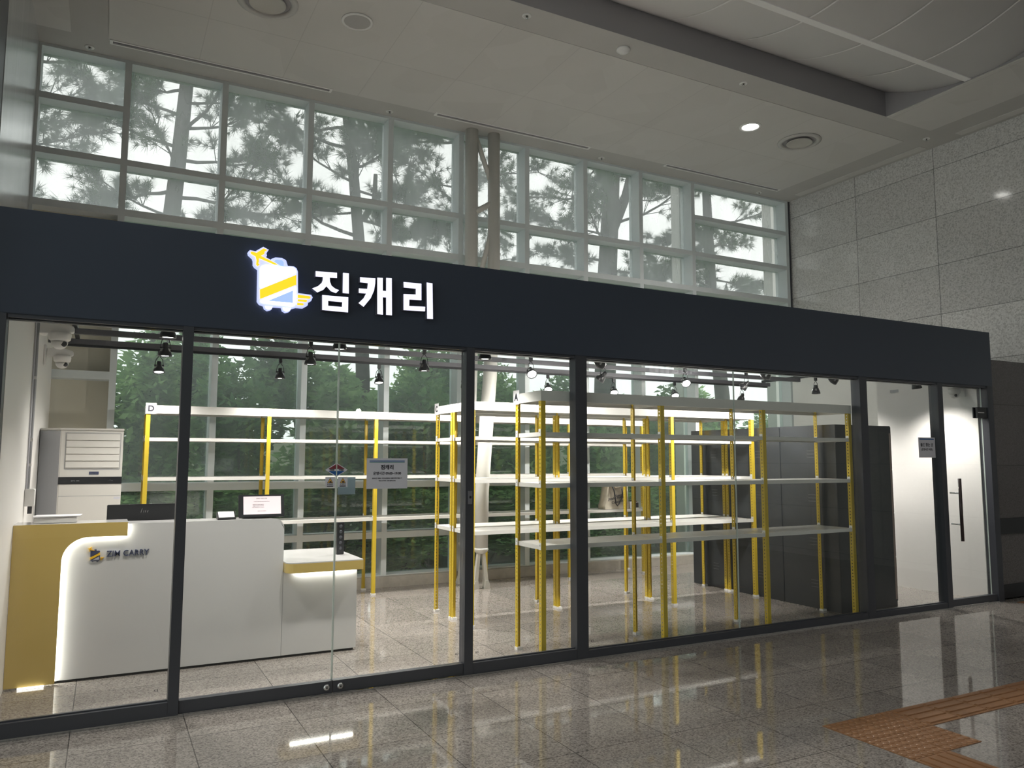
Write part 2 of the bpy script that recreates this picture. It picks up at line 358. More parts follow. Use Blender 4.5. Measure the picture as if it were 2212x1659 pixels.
for nm, a in (('ceiling_panel', (-0.18, 9.99, 1.54, 3.84)), ('ceiling_panel', (XL, -0.54, -2, 3.84)), ('ceiling_panel', (9.075, 9.99, RY0-1.2, 1.13)),
              ('ceiling_panel', (10.38, 10.52, 1.55, 3.90)), ('ceiling_panel', (10.38, 10.52, -8.0, 1.02)), ('ceiling_panel', (-0.18, 9.99, -8.0, -1.95))):
    MB().box(a[0], a[1], a[2], a[3], z0, z1).build(nm, M['ceil_panel'], ceil)
# barrel vault hung in the recess, convex downward, arcs every 0.94 m
v = MB(); N = 40
zy = lambda y: 6.19+0.193*(y+0.19)**2
ys = [RY0+0.005+(RY1-RY0-0.01)*i/N for i in range(N+1)]
xa, xb = RX0+0.005, RX1-0.005
P = [(x, y, zy(y)+dz) for dz in (0, 0.02) for x in (xa, xb) for y in ys]
K = N+1
fs = []
for i in range(N):
    fs += [(i, i+1, K+i+1, K+i), (2*K+i, 3*K+i, 3*K+i+1, 2*K+i+1), (i, 2*K+i, 2*K+i+1, i+1), (K+i, K+i+1, 3*K+i+1, 3*K+i)]
fs += [(0, K, 3*K, 2*K), (N, 2*K+N, 3*K+N, K+N)]
v.add(P, fs, 0, True); vault = v.build('ceiling_vault', M['vault']); struct(vault)
for k in range(14):
    x = 8.17-0.935*k
    if x < xa+0.1: break
    j = MB()
    for i in range(N):
        ya, yb = ys[i], ys[i+1]
        if -0.02 < (ya+yb)/2 < 0.07 and False: continue
        j.add([(x-0.012, ya, zy(ya)-0.003), (x+0.012, ya, zy(ya)-0.003), (x+0.012, yb, zy(yb)-0.003), (x-0.012, yb, zy(yb)-0.003)], [(0, 1, 2, 3)])
    j.build('vault_seam', M['vault_line'], vault)
MB().box(xa, xb, -0.03, 0.05, zy(0)-0.012, zy(0)-0.001).build('vault_seam', M['vault_line'], vault)
# linear slot diffusers
for xa_, xb_, w_ in ((-0.17, 2.29, 'leftmost'), (3.67, 6.12, 'middle'), (7.51, 9.96, 'rightmost')):
    t = thing('slot_diffuser', (xa_, 3.85, ZC), 'long thin white slot air diffuser above the windows, %s of the three' % w_, 'air vent', 'slot diffusers along the window edge of the ceiling')
    y0, y1 = 3.80, 3.90
    MB().box(xa_, xb_, y0, y0+0.022, ZC-0.014, ZC).box(xa_, xb_, y1-0.022, y1, ZC-0.014, ZC).box(xa_, xa_+0.03, y0+0.022, y1-0.022, ZC-0.014, ZC).box(xb_-0.03, xb_, y0+0.022, y1-0.022, ZC-0.014, ZC).build('frame', pbr('diffuser_white', (0.85, 0.84, 0.82), 0.5), t)
    MB().box(xa_+0.03, xb_-0.03, y0+0.022, y1-0.022, ZC-0.0065, ZC-0.006).box(xa_+0.03, xb_-0.03, 3.848, 3.853, ZC-0.012, ZC-0.006).build('slot', M['ceil_riser'], t)
# round diffusers, speaker, detectors, sprinklers
def round_vent(x, y, lab, r=0.30):
    t = thing('round_diffuser', (x, y, ZC), lab, 'air vent', 'round air diffusers in the ceiling')
    MB().lathe([(r*0.80, 0), (r, -0.004), (r, -0.012), (r*0.86, -0.028), (r*0.78, -0.02), (r*0.76, 0)], c=(x, y, ZC-0.006), n=40, cap=False).build('outer_ring', pbr('vent_white', (0.5, 0.49, 0.47), 0.5), t)
    MB().lathe([(0.0001, -0.001), (r*0.77, -0.001)], c=(x, y, ZC-0.006), n=40, cap=False).build('throat', M['ceil_riser'], t)
    MB().lathe([(0.0001, -0.026), (r*0.52, -0.028), (r*0.58, -0.036), (r*0.60, -0.03), (r*0.55, -0.014), (0.05, -0.002)], c=(x, y, ZC-0.006), n=40, cap=False).build('centre_plate', pbr('vent_plate', (0.52, 0.50, 0.46), 0.5), t)
round_vent(8.66, 2.24, 'large round white air diffuser beside the lit ceiling lamp')
round_vent(1.23, 2.27, 'large round air diffuser cut by the top edge of the photo')
t = thing('ceiling_speaker', (2.13, 2.2, ZC), 'flat round pale speaker grille in the ceiling, between the air diffuser and the windows', 'speaker')
MB().lathe([(0.135, 0), (0.165, -0.004), (0.165, -0.010), (0.14, -0.014), (0.135, -0.006)], c=(2.13, 2.2, ZC-0.006), n=36, cap=False).build('rim', M['plastic'], t)
MB().lathe([(0.0001, -0.009), (0.137, -0.008)], c=(2.13, 2.2, ZC-0.006), n=36, cap=False).build('grille', pbr('speaker_grille', (0.42, 0.41, 0.40), 0.6), t)
t = thing('smoke_detector', (4.93, 1.36, ZC), 'round white smoke detector on the dark ceiling band', 'smoke detector')
MB().lathe([(0.0001, 0), (0.075, 0), (0.078, -0.02), (0.06, -0.026), (0.05, -0.045), (0.0001, -0.052)], c=(4.93, 1.36, ZC), n=28).build('detector_body', M['plastic'], t)
MB().lathe([(0.053, -0.030), (0.0555, -0.034), (0.053, -0.038)], c=(4.93, 1.36, ZC), n=28).build('sensor_slot', M['black'], t)
SPR = [((6.70, 1.33), 'small round ceiling sprinkler on the dark band above the lit lamp'), ((10.2, 1.33), 'small round ceiling sprinkler near the granite wall where the two bands cross'),
       ((-0.37, 4.10), 'small round ceiling sprinkler above the leftmost window'), ((3.12, 4.08), 'small round ceiling sprinkler between the left and middle slot diffusers'),
       ((6.49, 4.09), 'small round ceiling sprinkler just right of the middle slot diffuser'), ((9.75, 4.1), 'small round ceiling sprinkler above the rightmost window'),
       ((3.66, 1.29), 'small round ceiling sprinkler at the top edge of the photo')]
for (x, y), lab in SPR:
    t = thing('sprinkler', (x, y, ZC), lab, 'sprinkler', 'sprinklers in the ceiling')
    MB().lathe([(0.018, 0), (0.05, 0), (0.048, -0.008), (0.03, -0.012), (0.018, -0.004)], c=(x, y, ZC), n=20, cap=False).build('escutcheon', M['plastic'], t)
    MB().lathe([(0.0001, -0.03), (0.014, -0.03), (0.014, -0.026), (0.006, -0.022), (0.008, 0)], c=(x, y, ZC), n=12).build('sprinkler_head', M['steel'], t)
downlight(7.67, 2.20, 'bright lit round ceiling lamp beside the large round diffuser')
for i, (x, y) in enumerate(DOWN[1:]):
    t = downlight(x, y, 'lit round ceiling lamp of the hall, %s of those behind the viewer' % ('first', 'second', 'third', 'fourth', 'fifth', 'sixth', 'seventh')[i]); t['group'] = 'ceiling lamps behind the camera'
# the shop's lower left partition wall and right partition
struct(MB().box(-0.75, -0.555, 0.12, YB-0.02, 0, 2.98).build('wall_shop_left', M['white_wall']))
struct(MB().box(9.05, 9.165, 0.12, 1.45, 0, 2.95).box(9.165, XG-0.005, 0.88, 1.45, 0, 2.78).box(10.42, XG-0.005, 1.45, YB-0.1, 0, 3.0).build('wall_shop_right', M['white_wall']))

# ------------------------------------------------------------------ curtain wall: mullions, transoms, panes
MX = [0.03, 1.09, 2.13, 3.19, 4.22, 5.27, 6.28, 7.32, 8.38, 10.52]
mn = [20]
def trim(mb, mat=None):
    o = struct(mb.build('trim_%d' % mn[0], mat or M['mull'])); mn[0] += 1; return o
y0, y1 = YB, YB+0.27
for i, x in enumerate(MX):
    hw = 0.035
    trim(MB().box(x-hw, x+hw, y0, y1, 0.02, ZC))
trim(MB().box(XL+0.001, XL+0.03, y0, y1, 0.02, ZC))
xs = [XL+0.03]+MX
def win(x0, x1, z0, z1, mat, n=[1]):
    o = MB().box(x0-0.004, x1+0.004, y0+0.20, y0+0.212, z0-0.004, z1+0.004).build('window_%d' % n[0], mat); struct(o); n[0] += 1; return o
for i in range(len(xs)-1):
    a = xs[i]+(0.035 if i else 0.0); b = xs[i+1]-0.035
    wide = i in (0, len(xs)-2)
    zt = [(4.34, 4.42)] + ([(4.93, 5.00), (5.55, 5.62)] if wide else [(4.93, 5.00)]) + [(ZC-0.035, ZC)]
    lo = [(0.0, 0.14), (0.60, 0.68), (1.24, 1.33)]
    if i == 0: lo = [(0.0, 0.14), (2.47, 2.56)]
    for (c0, c1) in zt+lo:
        trim(MB().box(a, b, y0+0.001, y1-0.001, max(c0, 0.001), c1))
    zz = lo+zt
    for j in range(len(zz)-1):
        za, zb = zz[j][1], zz[j+1][0]
        if i == 0 and zb < 4.6:
            win(a, b, za, zb, M['beige'])
        else: win(a, b, za, zb, M['glass_hi'] if za > 4.3 else M['glass_lo'])
struct(MB().box(-0.55, 10.4, YB-0.10, YB-0.001, 0.0, 0.13).build('baseboard_window', M['sill']))
struct(MB().box(10.555, 10.598, YB, YB+0.14, 0, ZC).build('trim_12', M['frame']))

# ------------------------------------------------------------------ steel tube column pair
t = thing('steel_column', (4.24, 3.75, 0), 'white painted pair of braced steel tube columns standing before the windows', 'column')
ends = []
tubes = [([(4.215, 3.50, 0.47), (4.222, 3.50, 1.2), (4.285, 3.50, 2.1), (4.34, 3.52, 2.7), (4.585, 3.92, 4.27), (4.665, 4.10, ZC)], [0.085, 0.088, 0.09, 0.09, 0.085, 0.085]),
         ([(4.215, 3.97, 0.50), (4.23, 3.98, 1.3), (4.294, 4.03, 2.79), (4.314, 4.07, 4.26), (4.329, 4.115, ZC)], [0.08, 0.09, 0.095, 0.09, 0.09])]
for path, r in tubes: MB().tube(path, r, 28).build('column_tube', M['column'], t)
for x, y, zt_ in ((4.213, 3.50, 0.47), (4.212, 3.97, 0.50)):
    MB().lathe([(0.055, zt_-0.04), (0.088, zt_-0.005), (0.094, zt_+0.012), (0.090, zt_+0.03)], c=(x, y, 0), n=28).build('collar', M['column'], t)
    f = MB()
    for sx_ in (-1, 1):
        f.prism([(x+sx_*0.012, zt_-0.02), (x+sx_*0.048, zt_-0.02), (x+sx_*0.095, 0.10), (x+sx_*0.05, 0.05)], 'y', y-0.025, y+0.025)
        f.prism([(x+sx_*0.035, 0.0), (x+sx_*0.115, 0.0), (x+sx_*0.11, 0.05), (x+sx_*0.09, 0.10), (x+sx_*0.05, 0.10)], 'y', y-0.04, y+0.04)
    f.build('forked_foot', M['column'], t)
for p, r in (([(4.37, 4.11, 6.14), (4.62, 4.05, 5.40)], 0.035), ([(4.34, 4.05, 4.98), (4.62, 3.98, 5.16)], 0.04), ([(4.62, 3.97, 4.95), (4.40, 3.95, 4.10)], 0.035)):
    MB().tube(p, r, 18).build('brace', M['column'], t)
MB().tube([(4.74, 4.12, 3.6), (4.755, 4.13, 5.2), (4.76, 4.15, ZC)], 0.012, 8).build('conduit', M['column'], t)

# ------------------------------------------------------------------ storefront: fascia, posts, rails, glass, doors
fa = thing('shop_fascia', (4.1, 0.06, ZF0), 'long dark navy fascia panel carrying the lit shop sign', 'sign board')
MB().box(XL+0.002, 9.17, 0.0, 0.12, ZF0, ZF1).build('fascia_panel', M['navy'], fa, bevel=0.003)
MB().box(-0.55, 9.04, 0.122, 0.16, ZF0+0.02, ZF1-0.05).build('fascia_backing', M['frame'], fa)
struct(MB().box(-0.555, 9.06, 0.012, 0.03, ZF0-0.022, ZF0).box(-0.555, 9.06, 0.07, 0.10, ZF0-0.03, ZF0).build('trim_2', M['frame']))
posts = [(XL+0.003, -0.558, 0.13), (0.412, 0.475, 0.10), (2.425, 2.495, 0.10), (3.412, 3.522, 0.10), (6.872, 6.982, 0.11), (8.145, 8.235, 0.11), (9.065, 9.168, 0.13)]
for i, (a, b, d) in enumerate(posts):
    struct(MB().box(a, b, 0.0, d, 0.0, ZF0).build('trim_%d' % (3+i), M['frame'], bevel=0.002))
for i, (a, b, h, y_) in enumerate(((-0.558, 0.412, 0.095, 0.0), (2.495, 3.412, 0.09, 0.004), (3.522, 6.872, 0.07, 0.004), (6.982, 8.145, 0.065, 0.004))):
    struct(MB().box(a, b, y_, y_+0.085, 0.0, h).box(a, b, y_+0.03, y_+0.05, h, h+0.008).build('trim_%d' % (13+i), M['frame'], bevel=0.0015))
struct(MB().box(-0.558, 9.06, -0.006, 0.0, 0.0, 0.012).build('trim_10', M['steel']))
GY = 0.04
def pane(nm, a, b, z0, z1, y=GY, parent=None):
    o = MB().box(a, b, y, y+0.010, z0, z1).build(nm, M['glass'], parent)
    return o
wn_ = 60
for a, b, z in ((-0.558, 0.412, 0.10), (2.495, 3.412, 0.095), (3.522, 5.178, 0.075), (5.186, 6.872, 0.075), (6.982, 8.145, 0.07)):
    struct(pane('window_%d' % wn_, a, b, z, ZF0-0.03)); wn_ += 1
struct(MB().box(5.178, 5.186, GY-0.001, GY+0.011, 0.075, ZF0-0.03).build('trim_17', M['edge']))
for k, (a, b, ex) in enumerate(((0.477, 1.446, 1.443), (1.450, 2.423, 1.4505))):
    d = MB().box(a, b, 0.015, 0.075, 0.012, 0.092).build('door_%d' % (k+1), M['frame'], bevel=0.0015); struct(d)
    pane('door_glass', a+0.002, b-0.002, 0.092, ZF0-0.03, parent=d)
    MB().box(ex-0.002, ex+0.002, GY-0.001, GY+0.011, 0.092, ZF0-0.03).build('glass_edge', M['edge'], d)
    cx_ = 1.405 if k == 0 else 1.50
    MB().lathe([(0.0001, -0.004), (0.011, -0.004), (0.022, 0.0), (0.022, 0.012)], c=(cx_, 0.006, 0.052), n=20, axis='y').build('floor_lock', M['steel'], d)
    MB().lathe([(0.0001, -0.0055), (0.006, -0.0055), (0.006, 0.0)], c=(cx_, 0.006, 0.052), n=12, axis='y').build('keyhole', M['black'], d)
    MB().box(*((1.30, 1.44) if k == 0 else (1.455, 1.56)), -0.003, 0.013, 0.001, 0.010).build('lock_plate', M['steel'], d)
d = MB().box(8.24, 9.06, 0.015, 0.07, 0.012, 0.085).build('door_3', M['frame'], bevel=0.0015); struct(d)
pane('door_glass', 8.242, 9.0, 0.085, ZF0-0.025, parent=d)
MB().box(8.998, 9.002, GY-0.001, GY+0.011, 0.085, ZF0-0.025).build('glass_edge', M['edge'], d)
h = MB().tube([(8.335, -0.075, 0.72), (8.335, -0.075, 1.40)], 0.0175, 16)
h.build('pull_bar', pbr('dark_pull', (0.06, 0.045, 0.045), 0.25, metal=0.5), d)
for z in (0.90, 1.24):
    MB().tube([(8.335, -0.075, z), (8.335, 0.042, z)], 0.009, 12).build('standoff', M['steel'], d)
MB().box(8.87, 9.064, 0.012, 0.032, 2.085, 2.21).box(8.87, 9.064, 0.058, 0.07, 2.085, 2.21).build('hinge_clamp', M['frame_dark'], d)
MB().box(8.875, 8.99, 0.005, 0.0118, 2.142, 2.152).build('hinge_line', M['steel'], d)
p = tag(MB().box(2.444, 2.478, -0.006, 0.0, 1.262, 1.362).build('door_sensor', pbr('grey_plate', (0.16, 0.16, 0.18), 0.5)), 'slim grey touch sensor plate on the post right of the sliding doors', 'sensor')
MB().lathe([(0.0001, -0.003), (0.009, -0.003), (0.010, 0)], c=(2.461, -0.006, 1.315), n=16, axis='y').build('button', M['black'], p)

# ------------------------------------------------------------------ lit fascia sign
G = {'outline': [(0.7879, 2.9902), (0.7985, 3.0033), (0.8345, 2.9996), (0.8845, 3.0374), (0.9214, 3.0212), (0.907, 2.9949), (0.9109, 2.978), (0.9046, 2.9667), (0.9483, 2.9477), (0.9439, 2.9625), (0.9676, 2.9732), (1.0112, 2.9751), (1.0386, 2.9622), (1.0512, 2.925), (1.0906, 2.9261), (1.1114, 2.9145), (1.121, 2.8908), (1.1259, 2.7415), (1.1782, 2.7398), (1.2163, 2.738), (1.2272, 2.7213), (1.2175, 2.6955), (1.197, 2.6829), (1.1941, 2.6614), (1.1671, 2.6433), (1.1191, 2.6424), (1.0855, 2.6301), (1.0726, 2.608), (1.0492, 2.6003), (1.0287, 2.6109), (1.0214, 2.6332), (0.9614, 2.6324), (0.9521, 2.6108), (0.9292, 2.6032), (0.9091, 2.6137), (0.9019, 2.6337), (0.8755, 2.6415), (0.8605, 2.6607), (0.8567, 2.881), (0.8367, 2.8925), (0.8257, 2.9084), (0.8248, 2.936), (0.8197, 2.9513), (0.793, 2.9735)], 'top': [(0.8691, 2.8811), (0.877, 2.9007), (0.9062, 2.9146), (0.9761, 2.9125), (1.0299, 2.9119), (1.0806, 2.9179), (1.1014, 2.9083), (1.1087, 2.8894), (1.109, 2.8809), (0.872, 2.7514)], 'band': [(0.871, 2.7389), (1.1094, 2.8668), (1.1113, 2.7978), (0.8744, 2.6744)], 'low': [(0.8761, 2.6622), (1.1117, 2.7851), (1.1147, 2.6785), (1.1053, 2.6509), (1.0851, 2.6434), (0.8982, 2.6492), (0.8817, 2.6524)], 'tri': [(0.9272, 2.6672), (1.0901, 2.7547), (1.0912, 2.6678)], 'plane': [(0.8023, 2.9885), (0.8119, 2.9932), (0.8414, 2.988), (0.8875, 3.0252), (0.9097, 3.0162), (0.8935, 3.0037), (0.8927, 2.9882), (0.8695, 2.9707), (0.9858, 2.9242), (0.9625, 2.9214), (0.8655, 2.9514), (0.8569, 2.9538), (0.8589, 2.9332), (0.8542, 2.9167), (0.8662, 2.9112), (0.8509, 2.8976), (0.8414, 2.9069), (0.843, 2.9382), (0.8357, 2.963), (0.8059, 2.9772)], 'handle': [(0.9585, 2.9419), (0.9681, 2.9571), (1.0083, 2.9592), (1.0221, 2.9461), (1.023, 2.9181), (0.996, 2.9198)], 'w1': [(1.1235, 2.7286), (1.2027, 2.7281), (1.2133, 2.7199), (1.2053, 2.7085), (1.1241, 2.7075)], 'w2': [(1.1244, 2.697), (1.1828, 2.6992), (1.1898, 2.6928), (1.1832, 2.6837), (1.1248, 2.6837)], 'w3': [(1.1217, 2.6721), (1.1607, 2.6731), (1.1678, 2.6667), (1.1611, 2.6583), (1.1221, 2.6567)], 'wh1': [(0.9086, 2.6295), (0.9582, 2.6287), (0.9506, 2.6155), (0.931, 2.6089), (0.9157, 2.6144)], 'wh2': [(1.0262, 2.6295), (1.08, 2.6317), (1.071, 2.6148), (1.0511, 2.606), (1.0334, 2.6134)], 'a1': [(1.2418, 2.9083), (1.3921, 2.9134), (1.393, 2.8751), (1.3416, 2.873), (1.3437, 2.8444), (1.3551, 2.8168), (1.3805, 2.7993), (1.4094, 2.79), (1.3884, 2.7669), (1.3525, 2.7769), (1.3197, 2.8094), (1.2992, 2.7821), (1.2576, 2.7586), (1.2207, 2.7832), (1.26, 2.8031), (1.286, 2.8295), (1.2925, 2.8495), (1.2934, 2.8726), (1.2428, 2.8705)], 'a2': [(1.4352, 2.9183), (1.4773, 2.9195), (1.4806, 2.7734), (1.4364, 2.7726)], 'a3': [(1.2917, 2.7435), (1.4769, 2.7462), (1.4779, 2.6369), (1.2944, 2.6374)], 'a3h': [(1.3343, 2.7069), (1.4351, 2.7059), (1.4337, 2.6718), (1.3352, 2.6712)], 'b1': [(1.5599, 2.901), (1.6732, 2.9041), (1.6724, 2.8655), (1.6644, 2.8129), (1.6409, 2.7552), (1.5902, 2.688), (1.5529, 2.7122), (1.589, 2.75), (1.6067, 2.7863), (1.5535, 2.7853), (1.5528, 2.8181), (1.615, 2.821), (1.6186, 2.8634), (1.5607, 2.8644)], 'b2': [(1.6881, 2.9117), (1.7289, 2.914), (1.7307, 2.8197), (1.7565, 2.8202), (1.7548, 2.9177), (1.7968, 2.9186), (1.8032, 2.6447), (1.7597, 2.6446), (1.7574, 2.7727), (1.7316, 2.7716), (1.7355, 2.6439), (1.6932, 2.6446)], 'c1': [(1.8884, 2.9017), (2.0279, 2.9039), (2.0297, 2.7785), (1.935, 2.7753), (1.9342, 2.7262), (2.0606, 2.7321), (2.0595, 2.6978), (1.8918, 2.6915), (1.8899, 2.8114), (1.9855, 2.8174), (1.9849, 2.8613), (1.8907, 2.8604)], 'c2': [(2.0702, 2.9177), (2.1161, 2.9157), (2.1235, 2.6449), (2.0778, 2.644)]}
def glyph_obj(name, keys, mat, parent, ya, yb, holes=()):
    mb = MB()
    if holes:
        outer = G[keys[0]]; inner = G[holes[0]]; n = len(outer)
        v = [(x, ya, z) for x, z in outer]+[(x, ya, z) for x, z in inner]+[(x, yb, z) for x, z in outer]+[(x, yb, z) for x, z in inner]
        f = []
        for i in range(n):
            j = (i+1) % n; f += [(i, j, n+j, n+i), (2*n+i, 3*n+i, 3*n+j, 2*n+j), (i, 2*n+i, 2*n+j, j), (n+i, n+j, 3*n+j, 3*n+i)]
        mb.add(v, f)
    else:
        for k in keys: mb.prism(G[k], 'y', ya, yb)
    return mb.build(name, mat, parent)
lg = thing('suitcase_emblem', (0.95, -0.03, 2.6), 'lit suitcase emblem with yellow plane and wing left of the sign letters', 'sign emblem')
lit_side = pbr('letter_side', (0.10, 0.10, 0.13), 0.5)
glyph_obj('emblem_back', ['outline'], M['logo_rim'], lg, -0.045, -0.001)
glyph_obj('suitcase_upper', ['top'], M['logo_white'], lg, -0.050, -0.0455)
glyph_obj('suitcase_lower', ['low'], M['logo_white'], lg, -0.050, -0.0455)
glyph_obj('yellow_band', ['band'], M['logo_yellow'], lg, -0.051, -0.0455)
glyph_obj('blue_corner', ['tri'], M['logo_blue'], lg, -0.053, -0.0505)
glyph_obj('aeroplane', ['plane'], M['logo_yellow'], lg, -0.052, -0.0455)
glyph_obj('handle', ['handle'], M['logo_blue'], lg, -0.049, -0.0455)
for k in ('w1', 'w2', 'w3'): glyph_obj('wing_feather', [k], M['logo_yellow'], lg, -0.050, -0.0455)
for k in ('wh1', 'wh2'): glyph_obj('wheel', [k], M['logo_white'], lg, -0.048, -0.0455)
for nm, parts in (('first', [('a1', None), ('a2', None), ('a3', 'a3h')]), ('second', [('b1', None), ('b2', None)]), ('third and last', [('c1', None), ('c2', None)])):
    k0 = G[parts[0][0]]; t = thing('sign_letter', (k0[0][0], -0.03, 2.6), 'white lit Korean letter block on the navy fascia, %s of the three' % nm, 'sign letter', 'lit letters of the shop name')
    for a, hname in parts:
        st = glyph_obj('letter_stroke', [a], M['letter'], t, -0.052, -0.049, (hname,) if hname else ())
        glyph_obj('stroke_side', [a], lit_side, st, -0.0485, -0.001, (hname,) if hname else ())
# ------------------------------------------------------------------ slotted steel racks
FL = 0.042
def post_mesh(back):
    s = -1 if back else 1
    mb = MB(); t = 0.0022
    mb.box(0, t, min(0, s*FL), max(0, s*FL), 0.012, 2.165).box(t, FL, min(0, s*t), max(0, s*t), 0.012, 2.165)
    mb.box(FL-t, FL, min(s*t, s*0.010), max(s*t, s*0.010), 0.012, 2.165)
    return mb
PM = {}
def post_at(parent, x, y, back):
    if back not in PM:
        o = post_mesh(back).build('post', M['post2'] if back else M['post'], None); PM[back] = o
        o.parent = parent; o.location = Vector((x, y, 0))-world_loc(parent)
        f = MB().box(-0.005, FL+0.005, (-0.004 if not back else -FL-0.004), (FL+0.004 if not back else 0.004), 0.0, 0.022).build('foot_cap', M['plastic'], None)
        f.parent = o
        return o
    src = PM[back]; o = src.copy(); COL.objects.link(o); o.parent = parent; o.location = Vector((x, y, 0))-world_loc(parent)
    for k in kids(src):
        c = k.copy(); COL.objects.link(c); c.parent = o
    return o
SM = {}
def shelf_at(parent, x0, x1, y0, y1, z, h, top=False):
    key = (round(x1-x0, 3), round(y1-y0, 3), h)
    W, D = x1-x0, y1-y0
    if key not in SM:
        mb = MB(); t = 0.0015
        mb.box(0.013, W-0.013, 0.0125, D-0.0125, -0.0012-t, -0.0012)
        for ya, yb in ((0.0, 0.012), (D-0.012, D)):
            mb.box(0.0, W, ya, yb, -h, 0.0)
        for ya in (0.0125, D-0.0245): mb.box(0.013, W-0.013, ya, ya+0.012, -h+0.0005, -h+0.003)
        mb.box(0.0004, 0.012, 0.0125, D-0.0125, -h+0.0004, -0.0004).box(W-0.012, W-0.0004, 0.0125, D-0.0125, -h+0.0004, -0.0004)
        for q in (0.33, 0.66): mb.box(W*q-0.02, W*q+0.02, 0.013, D-0.013, -0.026, -0.006)
        o = mb.build('shelf', M['shelf'], None); SM[key] = o
    else: o = SM[key].copy(); COL.objects.link(o)
    o.parent = parent; o.location = Vector((x0, y0, z))-world_loc(parent)
    return o
def bracket(parent, x, y, z, s):
    """white corner bracket outside the post flange"""
    k = 'br'
    if k not in SM:
        SM[k] = MB().box(-0.003, 0.0, -0.002, 0.034, -0.034, 0.024).build('shelf_bracket', M['plastic'], None)
        SM['brk'] = MB().box(-0.0036, -0.003, 0.010, 0.018, -0.006, 0.004).build('clip', M['ink2'], None); SM['brk'].parent = SM[k]
        o = SM[k]
    else:
        o = SM[k].copy(); COL.objects.link(o); c = SM['brk'].copy(); COL.objects.link(c); c.parent = o
    o.parent = parent; o.location = Vector((x, y if s > 0 else y-0.034, z))-world_loc(parent)
LEV = [0.905, 1.405, 1.825]
def rack(xs, y0, y1, label, group, solid=False):
    t = thing('storage_rack', (xs[0], y0, 0), label, 'storage rack', group)
    for x in xs:
        post_at(t, x, y0, False); pb = post_at(t, x, y1, True)
        if solid: pb.material_slots[0].link = 'OBJECT'; pb.material_slots[0].material = M['post']
    for a, b in zip(xs[:-1], xs[1:]):
        xa = a+0.006; xb = b-0.004 if b != xs[-1] else b-0.002
        for z in LEV:
            shelf_at(t, xa+0.004, xb, y0+0.004, y1-0.004, z, 0.036)
        shelf_at(t, a-0.003 if a == xs[0] else a+0.020, b+0.0195 if b != xs[-1] else b+FL+0.002, y0-0.003, y1+0.003, 2.168, 0.086, True)
    for x in xs:
        for z in LEV:
            bracket(t, x, y0+0.006, z, 1); bracket(t, x, y1-0.006, z, -1)
    return t
X4 = [3.155, 4.385, 5.62, 6.835]
G_ = 'yellow and white storage racks'
rA = rack(X4, 0.125, 0.575, 'yellow-post white-shelf rack nearest the glass front, tagged A', G_)
rB = rack(X4, 1.50, 1.955, 'yellow-post white-shelf rack in the middle, front one of the back-to-back pair', G_)
rC = rack(X4, 1.975, 2.42, 'yellow-post white-shelf rack in the middle, rear one of the back-to-back pair', G_)
rD = rack([0.36, 1.605, 2.86, 4.085], 3.645, 4.07, 'yellow-post white-shelf rack along the windows behind the counter, tagged D', G_, True)
rE = rack([4.335, 5.60, 6.835], 3.645, 4.07, 'yellow-post white-shelf rack along the windows right of the white column, holding the tote bag', G_, True)
def rtag(parent, ch, box, loc, rot):
    p = MB().box(*box).build('row_tag', M['paper2'], parent)
    text_mesh('tag_letter', ch, 0.085, M['ink2'], p, loc, rot, bold=0.004)
rtag(rA, 'A', (3.150, 3.1515, 0.50, 0.61, 2.075, 2.20), (3.1495, 0.555, 2.137), (math.pi/2, 0, -math.pi/2))
rtag(rC, 'C', (3.150, 3.1515, 2.34, 2.45, 2.075, 2.20), (3.1495, 2.395, 2.137), (math.pi/2, 0, -math.pi/2))
rtag(rD, 'D', (0.352, 0.458, 3.6395, 3.6405, 2.075, 2.19), (0.405, 3.639, 2.13), FRONT)

# ------------------------------------------------------------------ lockers (back to the racks, doors to the right)
def locker(y0, y1, label):
    x0, x1 = 6.905, 7.80
    t = thing('locker', ((x0+x1)/2, (y0+y1)/2, 0), label, 'locker', 'black metal lockers at the right end of the racks')
    MB().box(x0, x1, y0+0.001, y1-0.001, 0.0, 1.98).build('locker_body', M['locker'], t, bevel=0.003)
    v = MB()
    for zc in (1.70, 1.22, 0.75, 0.30):
        for k in range(3): v.box(x0-0.004, x0-0.0005, (y0+y1)/2-0.10, (y0+y1)/2+0.0, zc-0.035*k-0.003, zc-0.035*k+0.003)
    v.build('vent_slot', pbr('vent_slot', (0.10, 0.105, 0.115), 0.4), t)
    for k in range(4):
        za, zb = 0.06+0.48*k, 0.06+0.48*k+0.47
        d = MB().box(x1+0.001, x1+0.018, y0+0.008, y1-0.008, za, zb).build('door', M['locker'], t, bevel=0.002)
        MB().box(x1+0.019, x1+0.030, y0+0.05, y0+0.07, zb-0.20, zb-0.08).build('handle', M['steel'], d)
    MB().box(x1-0.03, x1-0.002, y0-0.0015, y0-0.0, 0.08, 1.9).build('edge_strip', M['locker_in'], t)
locker(0.355, 1.125, 'black metal locker block nearest the glass, with three slot vents')
locker(1.130, 1.895, 'black metal locker block in the middle of the locker row')
locker(1.900, 2.665, 'black metal locker block nearest the windows')

